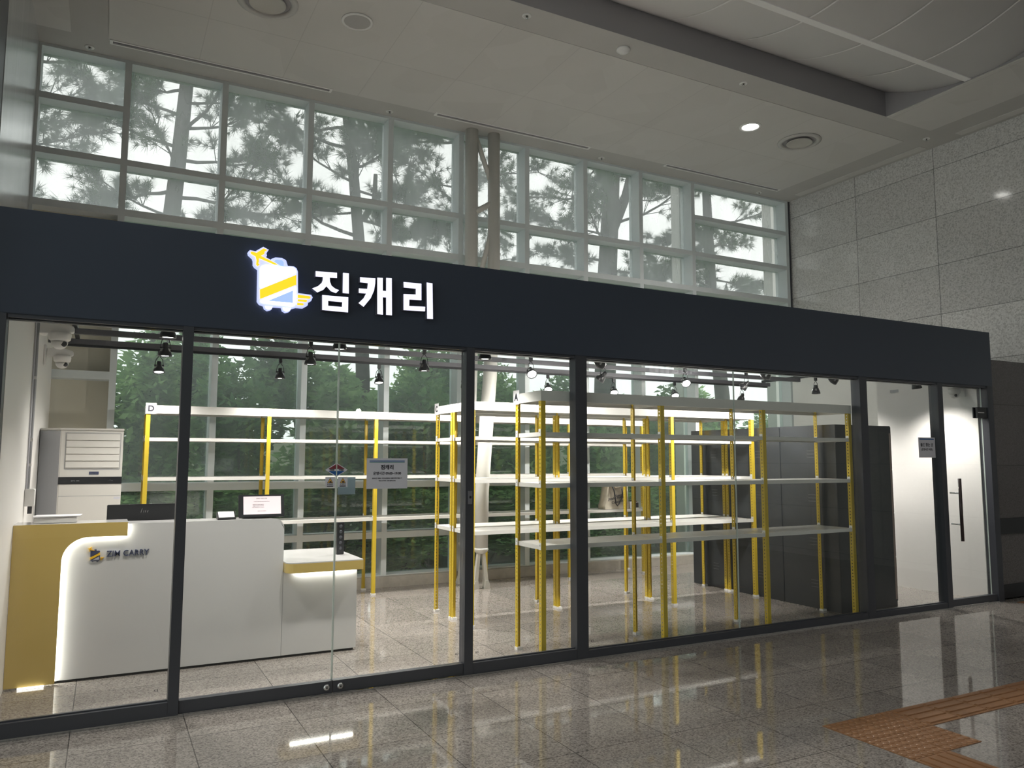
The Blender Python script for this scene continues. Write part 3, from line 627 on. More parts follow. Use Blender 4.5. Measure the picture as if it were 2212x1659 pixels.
# ------------------------------------------------------------------ reception counter
ct = thing('reception_counter', (0.7, 1.45, 0), 'white reception counter with mustard yellow left panel, glowing edge and small lit logo', 'counter')
def arc(cx, cz, r, a0, a1, n=10): return [(cx+r*math.cos(math.radians(a0+(a1-a0)*i/n)), cz+r*math.sin(math.radians(a0+(a1-a0)*i/n))) for i in range(n+1)]
MB().prism([(-0.55, 0.02), (1.327, 0.02), (1.327, 1.04)]+arc(1.247, 1.035, 0.08, 0, 90)+[(-0.55, 1.115)], 'y', 1.17, 1.21).build('front_panel', M['ctr_white'], ct, bevel=0.002)
MB().box(1.329, 1.945, 1.17, 1.21, 0.02, 0.683).build('low_front_panel', M['ctr_white'], ct, bevel=0.002)
MB().box(-0.53, 1.30, 1.215, 1.24, 0.0, 0.02).box(-0.53, 1.93, 1.20, 1.235, 0.0, 0.019).build('plinth', M['black'], ct)
MB().box(-0.55, 1.25, 1.211, 1.48, 1.093, 1.113).build('ledge_top', M['ctr_white'], ct, bevel=0.002)
MB().box(-0.55, 1.30, 1.24, 1.46, 0.02, 1.09).build('carcass', M['white_wall'], ct)
MB().box(-0.55, 1.93, 1.462, 1.95, 0.715, 0.745).build('worktop', M['ctr_white'], ct)
MB().box(-0.50, -0.46, 1.5, 1.9, 0.0, 0.714).box(0.6, 0.64, 1.5, 1.9, 0.0, 0.714).box(1.88, 1.92, 1.5, 1.9, 0.0, 0.714).build('support_panel', M['white_wall'], ct)
# yellow panel: outline with the concave curve, standing 4 cm proud, LED strip behind its edge
yo = [(-0.553, 0.012), (-0.247, 0.012), (-0.247, 0.86)]+[(p[0], p[1]) for p in arc(-0.077, 0.86, 0.17, 180, 90, 12)]+[(0.173, 1.03), (0.173, 1.13), (-0.553, 1.13)]
MB().prism(yo, 'y', 1.125, 1.145).build('yellow_panel', M['ctr_yellow'], ct, bevel=0.0015)
MB().box(-0.553, 0.173, 1.1455, 1.44, 1.1145, 1.13).build('yellow_panel_top', M['ctr_white'], ct)
led = MB()
edge = [(p[0]-0.010, p[1]) for p in [(-0.247, 0.02), (-0.247, 0.86)]]+arc(-0.077, 0.86, 0.18, 180, 90, 12)+[(0.163, 1.04), (0.163, 1.11)]
for (xa_, za_), (xb_, zb_) in zip(edge[:-1], edge[1:]):
    led.add([(xa_, 1.150, za_), (xb_, 1.150, zb_), (xb_, 1.165, zb_), (xa_, 1.165, za_)], [(0, 1, 2, 3)])
led.build('led_strip', M['led'], ct)
MB().box(-0.553, 0.0, 1.146, 1.169, 0.10, 1.10).build('spacer', M['black'], ct) if False else None
MB().box(-0.47, -0.31, 1.105, 1.118, 0.003, 0.014).build('floor_light_strip', M['led_soft'], ct)
# lower desk leaf
dk = [(1.945, 1.70), (1.333, 1.70), (1.333, 1.03)]
dk = [(1.96, 2.0), (1.33, 2.0), (1.33, 1.12)]+[(1.41+0.08*math.cos(math.radians(a)), 1.12+0.08*math.sin(math.radians(a))) for a in range(180, 271, 10)]+[(1.96, 1.04)]
MB().prism(dk, 'z', 0.683, 0.757).build('desk_edge', M['ctr_yellow'], ct, bevel=0.0015)
dk2 = [(1.958, 1.998), (1.332, 1.998), (1.332, 1.12)]+[(1.41+0.078*math.cos(math.radians(a)), 1.12+0.078*math.sin(math.radians(a))) for a in range(180, 271, 10)]+[(1.958, 1.042)]
MB().prism(dk2, 'z', 0.7575, 0.766).build('desk_top', M['ctr_white'], ct)
MB().box(1.42, 1.93, 1.150, 1.165, 0.6755, 0.6825).build('led_strip', M['led'], ct)
# small logo and lettering on the counter
lx = lambda x: -0.085+(x-0.795)*0.262
lz = lambda z: 0.842+(z-2.60)*0.262
def clogo(name, key, mat, y_a, y_b, par):
    return MB().prism([(lx(a), lz(b)) for a, b in G[key]], 'y', y_a, y_b).build(name, mat, par)
cl = clogo('emblem_suitcase', 'top', M['ink'], 1.158, 1.1695, ct)
clogo('emblem_lower', 'low', M['ink'], 1.158, 1.1695, cl); clogo('emblem_corner', 'tri', pbr('silver', (0.5, 0.5, 0.52), 0.4), 1.1565, 1.158, cl)
for k in ('band', 'plane', 'w1', 'w2', 'w3'): clogo('emblem_yellow', k, M['yellow_paint'], 1.157, 1.1695, cl)
for k in ('wh1', 'wh2', 'handle'): clogo('emblem_wheel', k, M['ink'], 1.158, 1.1695, cl)
text_mesh('lettering', 'ZIM CARRY', 0.062, M['ink'], ct, (0.183, 1.163, 0.897), FRONT, ext=0.006, bold=0.0003, width=0.285)
# things on the counter
t = thing('desktop_monitor', (0.31, 1.66, 0.745), 'back of a wide black computer monitor behind the counter ledge', 'monitor')
MB().box(0.03, 0.60, 1.60, 1.625, 0.88, 1.235).build('monitor_back', M['black'], t, bevel=0.004)
MB().box(0.27, 0.36, 1.626, 1.66, 0.80, 1.10).box(0.20, 0.43, 1.58, 1.76, 0.746, 0.757).build('stand', M['black'], t)
lgm = MB()
for x_, h_ in ((0.272, 0.034), (0.290, 0.018), (0.303, 0.018), (0.320, 0.018)):
    lgm.prism([(x_, 1.168), (x_+0.004, 1.168), (x_+0.004+h_*0.25, 1.168+h_), (x_+h_*0.25, 1.168+h_)], 'y', 1.5975, 1.5995)
lgm.build('maker_logo', M['steel'], t)
t = thing('tablet_kiosk', (1.15, 1.32, 1.113), 'black-framed tilted customer screen showing a white notice, standing on the counter', 'screen')
Rk = Matrix.Rotation(math.radians(-14), 3, 'X')
kc = Vector((1.165, 1.315, 1.213))
k1 = MB().rot_box(kc, (0.182, 0.010, 0.093), Rk).build('bezel', M['black'], t, bevel=0.004)
MB().rot_box(kc+Rk@Vector((0.005, -0.0107, 0.004)), (0.150, 0.0004, 0.074), Rk).build('lit_display', M['screen'], t)
rk = (math.pi/2-math.radians(14), 0, 0)
for dz, sz, s_ in ((0.060, 0.011, '짐보관 서비스 안내'), (0.036, 0.0065, '고객님의 소중한 짐을 안전하게 보관해 드립니다'), (0.010, 0.0065, '- 현금결제 및 카드결제 가능합니다'), (-0.002, 0.0065, '- 분실물은 직원에게 문의해 주세요'), (-0.014, 0.0065, '- 보관시간을 확인해 주시기 바랍니다'), (-0.044, 0.0065, '이용해 주셔서 감사합니다')):
    text_mesh('screen_text', s_, sz, M['ink2'], t, kc+Rk@Vector((0.0 if abs(dz) > 0.03 else -0.03, -0.0115, dz)), rk)
MB().prism([(1.33, 1.115), (1.44, 1.115), (1.345, 1.27)], 'x', 1.02, 1.31).build('stand', M['black'], t)
t = thing('card_terminal', (0.885, 1.32, 1.113), 'small card payment terminal with pale screen beside the tilted customer screen', 'card terminal')
MB().prism([(1.26, 1.114), (1.36, 1.114), (1.36, 1.172), (1.262, 1.122)], 'x', 0.82, 0.96).build('terminal_body', M['black'], t, bevel=0.002)
Rt = Matrix.Rotation(math.radians(27), 3, 'X')
MB().rot_box((0.89, 1.309, 1.1515), (0.060, 0.045, 0.0015), Rt).build('terminal_screen', M['paper2'], t)
t = thing('speaker_bar', (1.87, 1.45, 0.766), 'slim upright black panel standing on the low white desk leaf', 'speaker')
MB().box(1.838, 1.902, 1.44, 1.48, 0.767, 1.045).build('speaker_body', M['black'], t, bevel=0.004)
g = MB()
for k in range(5): g.lathe([(0.0001, -0.002), (0.013, -0.002), (0.014, 0)], c=(1.87, 1.4395, 0.82+0.048*k), n=14, axis='y')
g.build('driver_ring', M['frame'], t)
t = thing('paper_tray', (-0.30, 1.33, 1.13), 'low white box with loose sheets on top, on the yellow end of the counter', 'box')
MB().box(-0.44, -0.17, 1.24, 1.43, 1.131, 1.17).build('tray_body', M['plastic'], t, bevel=0.003)
MB().rot_box((-0.30, 1.33, 1.1755), (0.15, 0.10, 0.002), Matrix.Rotation(0.06, 3, 'Z')).rot_box((-0.29, 1.335, 1.180), (0.15, 0.10, 0.0012), Matrix.Rotation(-0.05, 3, 'Z')).build('sheet', M['paper2'], t)

# ------------------------------------------------------------------ standing air conditioner
ax, ay = -0.12, 3.05
t = thing('air_conditioner', (ax, ay, 0), 'tall cream floor-standing air conditioner with louvred outlet and black control strip', 'air conditioner')
xf0, xf1, yf = -0.375, 0.145, 2.90
MB().prism([(xf0, yf), (xf1, yf), (xf1, 3.28), (-0.545, 3.28), (-0.545, 3.06)], 'z', 0.0, 1.865).build('cabinet', M['ac'], t, bevel=0.006)
MB().prism([(xf0-0.004, yf+0.003), (-0.549, 3.058), (-0.547, 3.275), (-0.5455, 3.275), (-0.5455, 3.062), (xf0-0.002, yf+0.006)], 'z', 0.02, 1.86).build('side_panel', M['ac_side'], t)
MB().prism([(xf0-0.004, yf-0.008), (xf1+0.004, yf-0.008), (xf1+0.004, 3.28), (-0.545, 3.28), (-0.549, 3.055)], 'z', 1.8655, 1.885).build('top_cap', M['ac'], t, bevel=0.003)
for k in range(5):
    za_ = 1.515+0.064*k
    MB().prism([(yf-0.014, za_+0.003), (yf-0.001, za_+0.001), (yf-0.001, za_+0.061), (yf-0.004, za_+0.061)], 'x', xf0+0.05, xf1-0.03).build('louvre', M['ac'], t)
MB().box(xf0+0.04, xf0+0.044, yf-0.004, yf-0.0005, 1.505, 1.84).box(xf1-0.024, xf1-0.020, yf-0.004, yf-0.0005, 1.505, 1.84).box(xf0+0.044, xf1-0.024, yf-0.004, yf-0.0005, 1.500, 1.506).box(xf0+0.044, xf1-0.024, yf-0.004, yf-0.0005, 1.838, 1.842).build('outlet_frame', M['ac_side'], t)
MB().box(xf0-0.002, xf1+0.001, yf-0.005, yf-0.0005, 1.365, 1.432).build('control_strip', M['frame_dark'], t)
text_mesh('control_marks', '24°C  ON', 0.016, M['ac_side'], t, (-0.24, yf-0.006, 1.395), FRONT)
text_mesh('control_marks', '-  ^  o', 0.016, M['ac_side'], t, (0.05, yf-0.006, 1.397), FRONT)
bd = MB().box(-0.13, -0.05, yf-0.004, yf-0.0005, 1.453, 1.480).build('badge', M['ink'], t)
text_mesh('badge_text', 'Carrier', 0.017, M['steel'], bd, (-0.09, yf-0.005, 1.466), FRONT)
MB().box(xf0+0.005, xf1-0.002, yf-0.001, yf-0.0002, 1.253, 1.257).build('panel_gap', M['ac_side'], t)
MB().box(0.085, 0.14, yf-0.002, yf-0.0003, 1.222, 1.243).build('rating_label', M['paper'], t)

# ------------------------------------------------------------------ cameras, conduit and box on the partition walls
def dome_cam(root, s, label, big=1.0, group=None):
    x, y, z = root
    t = thing('security_camera', root, label, 'security camera', group)
    MB().box(min(x, x+s*0.02), max(x, x+s*0.02), y-0.06*big, y+0.06*big, z-0.13*big, z+0.06*big).build('wall_plate', M['plastic'], t, bevel=0.004)
    MB().prism([(x+s*0.02, z+0.03*big), (x+s*0.16*big, z+0.035*big), (x+s*0.24*big, z+0.01*big), (x+s*0.24*big, z-0.03*big), (x+s*0.02, z-0.05*big)], 'y', y-0.045*big, y+0.045*big).build('arm', M['plastic'], t, bevel=0.006)
    cx_ = x+s*0.15*big
    MB().lathe([(0.070*big, -0.031*big), (0.075*big, -0.05*big), (0.070*big, -0.085*big), (0.05*big, -0.10*big)], c=(cx_, y, z), n=28).build('housing', M['plastic'], t)
    db = MB().lathe([(0.055*big, -0.10*big), (0.052*big, -0.12*big), (0.038*big, -0.142*big), (0.018*big, -0.153*big), (0.0001, -0.156*big)], c=(cx_, y, z), n=24).build('dome', M['plastic'], t)
    MB().lathe([(0.0001, -0.01*big), (0.018*big, -0.008*big), (0.021*big, 0.01*big)], c=(cx_+s*0.03*big, y-0.040*big, z-0.118*big), n=18, axis='y').build('lens', M['black'], t)
dome_cam((-0.555, 1.98, 2.68), 1, 'larger white dome camera on an arm, high on the left partition wall', 1.15)
dome_cam((-0.555, 3.0, 2.60), 1, 'smaller white dome camera with dark lens, below and behind the larger one', 1.0)
dome_cam((9.05, 0.30, 2.47), -1, 'white dome camera high on the right partition wall above the pull-handle door', 0.9)
t = thing('wall_conduit', (-0.54, 1.92, 1.2), 'grey cable conduit running down the left partition wall into a white socket box', 'conduit')
MB().tube([(-0.540, 1.92, 2.86), (-0.535, 1.915, 2.2), (-0.54, 1.92, 1.36)], 0.014, 12).build('conduit_pipe', M['ac_side'], t)
MB().tube([(-0.545, 1.87, 2.75), (-0.545, 1.875, 2.0), (-0.545, 1.88, 1.36)], 0.006, 8).build('cable', M['paper'], t)
for z in (1.55, 1.75, 2.25): MB().box(-0.554, -0.522, 1.90, 1.94, z-0.012, z+0.012).build('pipe_clip', M['plastic'], t)
MB().box(-0.554, -0.485, 1.84, 1.95, 1.225, 1.36).build('socket_box', M['plastic'], t, bevel=0.005)
MB().box(-0.53, -0.50, 1.88, 1.91, 1.165, 1.224).build('plug', M['black'], t)
t = tag(MB().box(-0.553, -0.50, 2.25, 2.42, 2.67, 2.76).build('cable_box', M['plastic'], bevel=0.004), 'small white junction box on the left wall where the overhead rails start', 'junction box')
t = tag(MB().box(9.0475, 9.0495, 1.13, 1.25, 2.472, 2.51).build('wall_label', M['ac_side']), 'small grey sticker high on the white wall left of the pull-handle door', 'sticker')

# ------------------------------------------------------------------ overhead rails and track spotlights
TZ = 2.715
RAILS = [(0.50, -0.55, 9.04, True, 'dark overhead rail closest to the fascia, with lamp track'), (1.95, -0.55, 9.04, True, 'dark overhead rail above the middle racks, with lamp track'),
         (2.68, -0.55, 8.98, False, 'dark plain overhead rail without lamps'), (3.40, -0.55, 9.12, True, 'dark overhead rail closest to the windows, with lamp track')]
for y, a, b, tr, lab in RAILS:
    t = thing('overhead_rail', (a, y, 2.76), lab, 'overhead rail', 'dark rails carrying the track lamps')
    MB().box(a, b, y-0.025, y+0.025, 2.738, 2.79).build('rail_tube', pbr('rail_grey', (0.075, 0.075, 0.085), 0.45), t)
    if tr: MB().box(a+0.12, b-0.05, y-0.017, y+0.017, TZ-0.045 if y < 1 else TZ, 2.737).build('lamp_track', M['frame_dark'], t)
for x in (-0.30, 9.0):
    t = tag(MB().box(x-0.02, x+0.02, 0.13, 3.42, 2.791, 2.83).build('cross_bar', M['frame_dark']), 'dark cross bar tying the overhead rails at their %s ends' % ('left' if x < 0 else 'right'), 'overhead rail')
SPOTS = [  # x, row y, tilt toward -y (deg), yaw, hot, label
 (0.35, .5, 0, 0, 0, 'front rail, leftmost'), (1.57, .5, 0, 0, 0, 'front rail, above the seam of the sliding doors'), (2.82, .5, 0, 0, 0, 'front rail, just right of the sliding doors'), (4.03, .5, -52, 10, 0, 'front rail, turned away right of the wide post'), (8.50, .5, 12, 90, 0, 'front rail, rightmost, before the white wall'),
 (0.42, 1.95, 0, 0, 0, 'middle rail, leftmost'), (1.68, 1.95, 0, 0, 0, 'middle rail, second from the left'), (2.83, 1.95, 0, 0, 0, 'middle rail, left of the tall post beside rack A'), (4.07, 1.95, 48, -15, 1, 'middle rail, glaring toward the glass above tag A'), (5.02, 1.95, -45, 30, 0, 'middle rail, turned away right of the wide post'), (6.22, 1.95, 48, -25, 1, 'middle rail, glaring brightest above the near rack'), (7.22, 1.95, -50, 35, 0, 'middle rail, turned away right of the glass seam'), (6.11, .5, -52, -8, 0, 'front rail, turned away right of the glass seam'), (8.48, 1.95, 0, 0, 0, 'middle rail, hanging straight down before the white wall'), (7.14, .5, -52, 5, 0, 'front rail, turned away beside the right end of rack A'),
 (0.45, 3.40, 12, 0, 0, 'rear rail, leftmost, above tag D'), (1.68, 3.40, 0, 0, 0, 'rear rail, second from the left'), (2.82, 3.40, 12, -5, 0, 'rear rail, third from the left'), (3.93, 3.40, 15, 0, 0, 'rear rail, left of the white column'), (5.13, 3.40, 40, -25, 1, 'rear rail, glaring above the left end of rack A'), (6.18, 3.40, 42, -25, 1, 'rear rail, glaring right of the wide post'), (7.25, 3.40, 42, -28, 1, 'rear rail, glaring left of the glass seam'), (8.55, 3.40, -20, 20, 0, 'rear rail, rightmost, behind the glass seam')]
proto = {}
LAMP_W = 108.0
def spot_proto(hot):
    r = thing('track_spotlight', (0, 0, 0), 'x', 'spotlight')
    MB().box(-0.017, 0.017, -0.016, 0.016, -0.048, 0.0).build('adapter', M['black'], r, bevel=0.002)
    for s in (-1, 1):
        MB().tube([(0, 0, -0.046), (s*0.030, 0, -0.085), (s*0.038, 0, -0.125), (s*0.040, 0, -0.150)], 0.0035, 8).build('yoke_arm', M['black'], r)
    h = MB().lathe([(0.0001, 0.045), (0.020, 0.045), (0.022, 0.035), (0.022, 0.005), (0.036, -0.012), (0.052, -0.045), (0.056, -0.062), (0.056, -0.074), (0.050, -0.075), (0.046, -0.066)], c=(0, 0, 0), n=28, cap=False)
    h.box(-0.046, -0.022, -0.008, 0.008, -0.008, 0.008).box(0.022, 0.046, -0.008, 0.008, -0.008, 0.008)
    h = h.build('lamp_head', M['black'], None); h.parent = r; h.location = (0, 0, -0.150)
    f = MB()
    for k in range(4):
        a = math.pi/4+k*math.pi/2; f.rot_box((0.043*math.cos(a), 0.043*math.sin(a), -0.022), (0.002, 0.009, 0.016), Matrix.Rotation(a, 3, 'Z')@Matrix.Rotation(-0.5, 3, 'Y'))
    f = f.build('vent_window', M['steel'], None); f.parent = h
    l_ = MB().lathe([(0.0001, -0.069), (0.030, -0.0685), (0.047, -0.066)], c=(0, 0, 0), n=24, cap=False).build('lamp_lens', M['lens_hot'] if hot else M['lens'], None)
    l_.parent = h
    return r, h
for x, y, tilt, yaw, hot, where in SPOTS:
    if hot not in proto:
        r, h = spot_proto(hot); proto[hot] = r; first = True
    else: r = copy_tree(proto[hot])
    r.location = (x, y, TZ-0.045 if y < 1 else TZ)
    r['label'] = ('black track spotlight on the %s' % where)[:110]; r['group'] = 'black track spotlights over the shop'
    for k in kids(r):
        if k.name.startswith('lamp_head'):
            k.rotation_mode = 'XYZ'
            R_ = Matrix.Rotation(math.radians(yaw), 3, 'Z')@Matrix.Rotation(math.radians(-tilt), 3, 'X')
            k.rotation_euler = R_.to_euler()
            for q in list(kids(k)):
                if q.type == 'LIGHT': bpy.data.objects.remove(q)
            k_ = (0.95 if x > 8.3 else (1.6 if tilt < 0 else 0.7)) if y < 1 else (1.5 if x > 8.3 else (1.6 if hot else (1.25 if x > 3.5 else 1.0)))
            L = light('SPOT', 'spotlight_beam', (0, 0, -0.085), (0, 0, 0), LAMP_W*k_, (1.0, 0.94, 0.88), spot_size=(2.1 if y < 1 and tilt >= 0 else 2.6) if not hot else 2.3, spot_blend=0.9, shadow_soft_size=0.035)
            L.parent = k

# ------------------------------------------------------------------ notices and stickers on the glass
yg = GY-0.0015
t = thing('opening_hours_notice', (1.82, yg, 1.39), 'white opening-hours notice with blue stripe taped on the right sliding glass door', 'notice')
MB().box(1.664, 1.972, yg-0.0008, yg, 1.388, 1.607).build('notice_paper', M['paper'], t)
MB().box(1.684, 1.950, yg-0.0016, yg-0.0009, 1.584, 1.590).build('stripe', M['blue'], t)
MB().box(1.684, 1.950, yg-0.0016, yg-0.0009, 1.575, 1.580).build('stripe', M['teal'], t)
for z, s, st, b in ((1.540, 0.036, '짐캐리', 0.0012), (1.497, 0.0235, '운영시간 09:00~19:00', 0.0006), (1.462, 0.0105, '운영시간 외에는 무인보관함에서 물품 찾아가세요 ^^', 0.0002), (1.445, 0.0105, '*유선 문의처 : 070-4870-0196', 0.0002)):
    text_mesh('notice_text', st, s, M['ink2'], t, (1.818, yg-0.0012, z), FRONT, bold=b)
t = thing('pickup_notice', (7.966, yg, 1.64), 'small white pick-up notice taped on the glass left of the pull-handle door', 'notice')
MB().box(7.826, 8.11, yg-0.0008, yg, 1.628, 1.848).build('notice_paper', M['paper'], t)
MB().box(7.846, 8.09, yg-0.0016, yg-0.0009, 1.822, 1.836).build('stripe', M['blue'], t)
text_mesh('notice_text', '물건 찾는 곳', 0.042, M['ink2'], t, (7.966, yg-0.0012, 1.765), FRONT, bold=0.001)
text_mesh('notice_text', '(운영시간 이후)', 0.030, M['ink2'], t, (7.966, yg-0.0012, 1.715), FRONT, bold=0.0005)
t = thing('door_sticker', (1.446, yg, 1.48), 'diamond-shaped automatic door sticker, red over blue, split across the two sliding doors', 'sticker')
def dia(nm, pts, m, q=0.0): MB().prism(pts, 'y', yg-0.001-q, yg-0.0003-q).build(nm, m, t)
for s in (-1, 1):
    c0 = 1.446+s*0.004; X = lambda d: c0+s*d
    dia('sticker_back', [(X(0), 1.571), (X(0.076), 1.525), (X(0), 1.479)], M['paper'])
    dia('sticker_red', [(X(0), 1.565), (X(0.055), 1.532), (X(0), 1.532)], M['red'], 0.001)
    dia('sticker_blue', [(X(0), 1.517), (X(0.055), 1.517), (X(0), 1.485)], M['blue'], 0.001)
    text_mesh('sticker_text', '자동문', 0.013, M['ink2'], t, (c0+s*0.029, yg-0.0022, 1.5245), FRONT, bold=0.0004)
for k, (a, b) in enumerate(((1.368, 1.436), (1.458, 1.526))):
    t = thing('caution_sticker', ((a+b)/2, yg, 1.404), 'small grey caution sticker with orange hand triangle on the %s sliding door' % ('left', 'right')[k], 'sticker', 'hand caution stickers on the sliding doors')
    MB().box(a, b, yg-0.0022, yg-0.0015, 1.404, 1.476).build('sticker_back', M['paper'], t)
    cx_ = (a+b)/2
    MB().prism([(cx_-0.022, 1.432), (cx_+0.022, 1.432), (cx_, 1.470)], 'y', yg-0.0028, yg-0.0023).build('triangle_border', M['ink2'], t)
    MB().prism([(cx_-0.018, 1.4345), (cx_+0.018, 1.4345), (cx_, 1.4655)], 'y', yg-0.0034, yg-0.0029).build('triangle', M['orange'], t)
    MB().prism([(cx_-0.002, 1.436), (cx_+0.013, 1.436), (cx_+0.009, 1.443), (cx_+0.003, 1.448), (cx_-0.004, 1.444), (cx_-0.008, 1.440)], 'y', yg-0.004, yg-0.0035).build('hand_mark', M['ink2'], t)
    text_mesh('sticker_text', '손끼임주의', 0.009, M['ink2'], t, (cx_, yg-0.0024, 1.424), FRONT, bold=0.0003)
    MB().box(a+0.012, b-0.012, yg-0.0028, yg-0.0023, 1.408, 1.415).build('caption_bar', M['ink2'], t)
t = tag(MB().box(1.456, 1.583, yg-0.0009, yg-0.0003, 1.352, 1.474).build('film_sticker', M['film']), 'larger square grey see-through sticker around the right caution sticker', 'sticker')
for k, (x, z) in enumerate(((0.345, 0.165), (2.38, 0.16), (2.545, 0.155), (3.58, 0.13))):
    t = thing('glass_stamp', (x, yg, z), 'tiny dark maker stamp low in the glass, %s of the four' % ('first from the left', 'second', 'third', 'fourth')[k], 'stamp')
    text_mesh('stamp_mark', 'K3', 0.022, M['ink2'], t, (x, yg-0.0005, z), FRONT)

# ------------------------------------------------------------------ tote bag and small box on the window rack
t = thing('tote_bag', (6.40, 3.80, 0.907), 'cream canvas tote bag with black handles and handwriting, on the window rack', 'tote bag')
pf = [(6.205, 0.907), (6.62, 0.907), (6.60, 1.0), (6.585, 1.26), (6.565, 1.272), (6.50, 1.225), (6.40, 1.205), (6.335, 1.23), (6.30, 1.272), (6.275, 1.26), (6.235, 1.05), (6.20, 0.96)]
mb = MB(); n = len(pf)
lay = [(3.70, 0.92), (3.665, 1.0), (3.70+0.10, 1.0), (3.86, 0.93)]
cxb, czb = 6.41, 0.907
v = []
for yy, k in lay: v += [(cxb+(x-cxb)*k, yy, czb+(z-czb)*(0.985 if k < 1 else 1)) for x, z in pf]
f = [tuple(range(n)), tuple(range(4*n-1, 3*n-1, -1))]
for j in range(3): f += [(j*n+i, j*n+(i+1) % n, (j+1)*n+(i+1) % n, (j+1)*n+i) for i in range(n)]
mb.add(v, f, 0, True).build('bag_body', M['canvas'], t)
hm = MB().tube([(6.315, 3.657, 1.235), (6.345, 3.650, 1.17), (6.36, 3.650, 1.08), (6.375, 3.650, 0.985), (6.40, 3.650, 0.955), (6.43, 3.650, 0.985), (6.475, 3.650, 1.06), (6.49, 3.650, 1.13), (6.475, 3.655, 1.20)], [0.009]*9, 6)
hm.build('handle', M['black'], t)
MB().tube([(6.335, 3.80, 1.22), (6.36, 3.80, 1.34), (6.45, 3.81, 1.355), (6.52, 3.80, 1.24)], 0.008, 6).build('handle', M['black'], t)
for k, (s_, z, x_) in enumerate((("Summer", 1.10, 6.45), ("Jonah's Holiday", 1.065, 6.40), ('Collection', 1.01, 6.41))):
    text_mesh('handwriting', s_, 0.047, M['ink2'], t, (x_, 3.6655, z), (math.pi/2, -0.12, 0), bold=0.0012, shear=0.25)
t = thing('small_box', (6.72, 3.76, 0.907), 'small white box with a dark item on top, right of the tote bag', 'box')
MB().box(6.645, 6.80, 3.69, 3.80, 0.9075, 1.0).build('box_body', M['paper2'], t, bevel=0.002)
MB().box(6.74, 6.792, 3.687, 3.6895, 0.92, 0.99).build('dark_label', M['ink2'], t)
MB().rot_box((6.74, 3.74, 1.012), (0.05, 0.03, 0.006), Matrix.Rotation(0.18, 3, 'Y')).build('dark_item', pbr('maroon', (0.08, 0.02, 0.02), 0.5), t)

# ------------------------------------------------------------------ tactile paving in the hall floor
def tactile(x0, x1, y0, y1, kind, label, grp):
    t = thing('tactile_tile', ((x0+x1)/2, (y0+y1)/2, 0), label, 'tactile paving', grp)
    MB().box(x0+0.0015, x1-0.0015, y0+0.0015, y1-0.0015, 0.0002, 0.004).build('tile', M['tactile'], t)
    mb = MB()
    if kind == 'dot':
        for i in range(6):
            for j in range(6):
                cx_, cy_ = x0+0.025+0.05*i, y0+0.025+0.05*j
                mb.lathe([(0.0175, 0.0041), (0.0165, 0.0065), (0.012, 0.0085), (0.0001, 0.009)], c=(cx_, cy_, 0), n=12)
        mb.build('dots', M['tactile'], t)
    else:
        for i in range(4):
            q = 0.0375+0.075*i
            if kind == 'x': c0, h = ((x0+x1)/2, y0+q), (0.135, 0.0145)
            else: c0, h = (x0+q, (y0+y1)/2), (0.0145, 0.135)
            mb.box(c0[0]-h[0], c0[0]+h[0], c0[1]-h[1], c0[1]+h[1], 0.0041, 0.0075)
            mb.box(c0[0]-h[0]+0.004, c0[0]+h[0]-0.004, c0[1]-h[1]+0.004, c0[1]+h[1]-0.004, 0.0075, 0.0092)
        mb.build('bars', M['tactile'], t)
tx0, ty0 = 3.907, -1.963
for i, nm in enumerate(('left rear', 'right rear', 'left near', 'right near')):
    a = tx0+0.302*(i % 2); b = ty0-0.302*(i//2)
    tactile(a, a+0.3, b-0.3, b, 'dot', 'ochre dotted tactile tile, %s one of the square of four' % nm, 'dotted tactile tiles')
order = ('first', 'second', 'third', 'fourth', 'fifth', 'sixth', 'seventh')
for k in range(9):
    a = tx0+0.604+0.302*k
    if k < 7: lab = 'ochre barred tactile tile, %s of the strip running right from the dotted square' % order[k]
    else: lab = 'ochre barred tactile tile of the strip, %s one beyond the right edge' % ('nearer' if k == 7 else 'farther')
    tactile(a, a+0.3, ty0-0.3, ty0, 'x', lab, 'barred tactile tiles')
for k in range(3):
    b = ty0-0.604-0.302*k
    tactile(tx0, tx0+0.3, b-0.3, b, 'y', 'ochre barred tactile tile leading toward the viewer from the dotted square, %s' % order[k], 'barred tactile tiles toward the viewer')

for k in range(2):
    a = 9.22+0.302*k
    tactile(a, a+0.3, -0.40, -0.10, 'dot', 'ochre dotted tactile tile at the far right by the side wall, %s of the two' % ('left', 'right')[k], 'dotted tactile tiles by the side wall')
# ------------------------------------------------------------------ hanging sign behind the viewer (seen mirrored in the shop glass)
t = thing('restroom_sign', (9.7, -6.4, 3.3), 'hanging restroom direction sign in the hall, mirrored in the storefront glass', 'sign')
MB().box(9.12, 10.42, -6.42, -6.36, 3.16, 3.60).build('sign_box', M['frame_dark'], t)
FW = (math.pi/2, 0, math.pi)
text_mesh('sign_text', '화장실', 0.24, M['sign_lit'], t, (10.02, -6.357, 3.38), FW, bold=0.004)
for k, x in enumerate((9.53, 9.27)):
    p = MB().box(x-0.11, x+0.11, -6.3585, -6.356, 3.23, 3.53).build('pictogram_plate', M['sign_lit'], t)
    MB().lathe([(0.0001, 0), (0.022, 0), (0.022, 0.001)], c=(x, -6.3555, 3.485), n=16, axis='y').box(x-0.03, x+0.03, -6.3555, -6.3545, 3.35, 3.455).box(x-0.022, x-0.006, -6.3555, -6.3545, 3.25, 3.35).box(x+0.006, x+0.022, -6.3555, -6.3545, 3.25, 3.35).build('pictogram', M['ink'], p)
for x in (9.3, 10.2): MB().tube([(x, -6.39, 3.60), (x, -6.39, ZC)], 0.008, 8).build('hanger_rod', M['steel'], t)

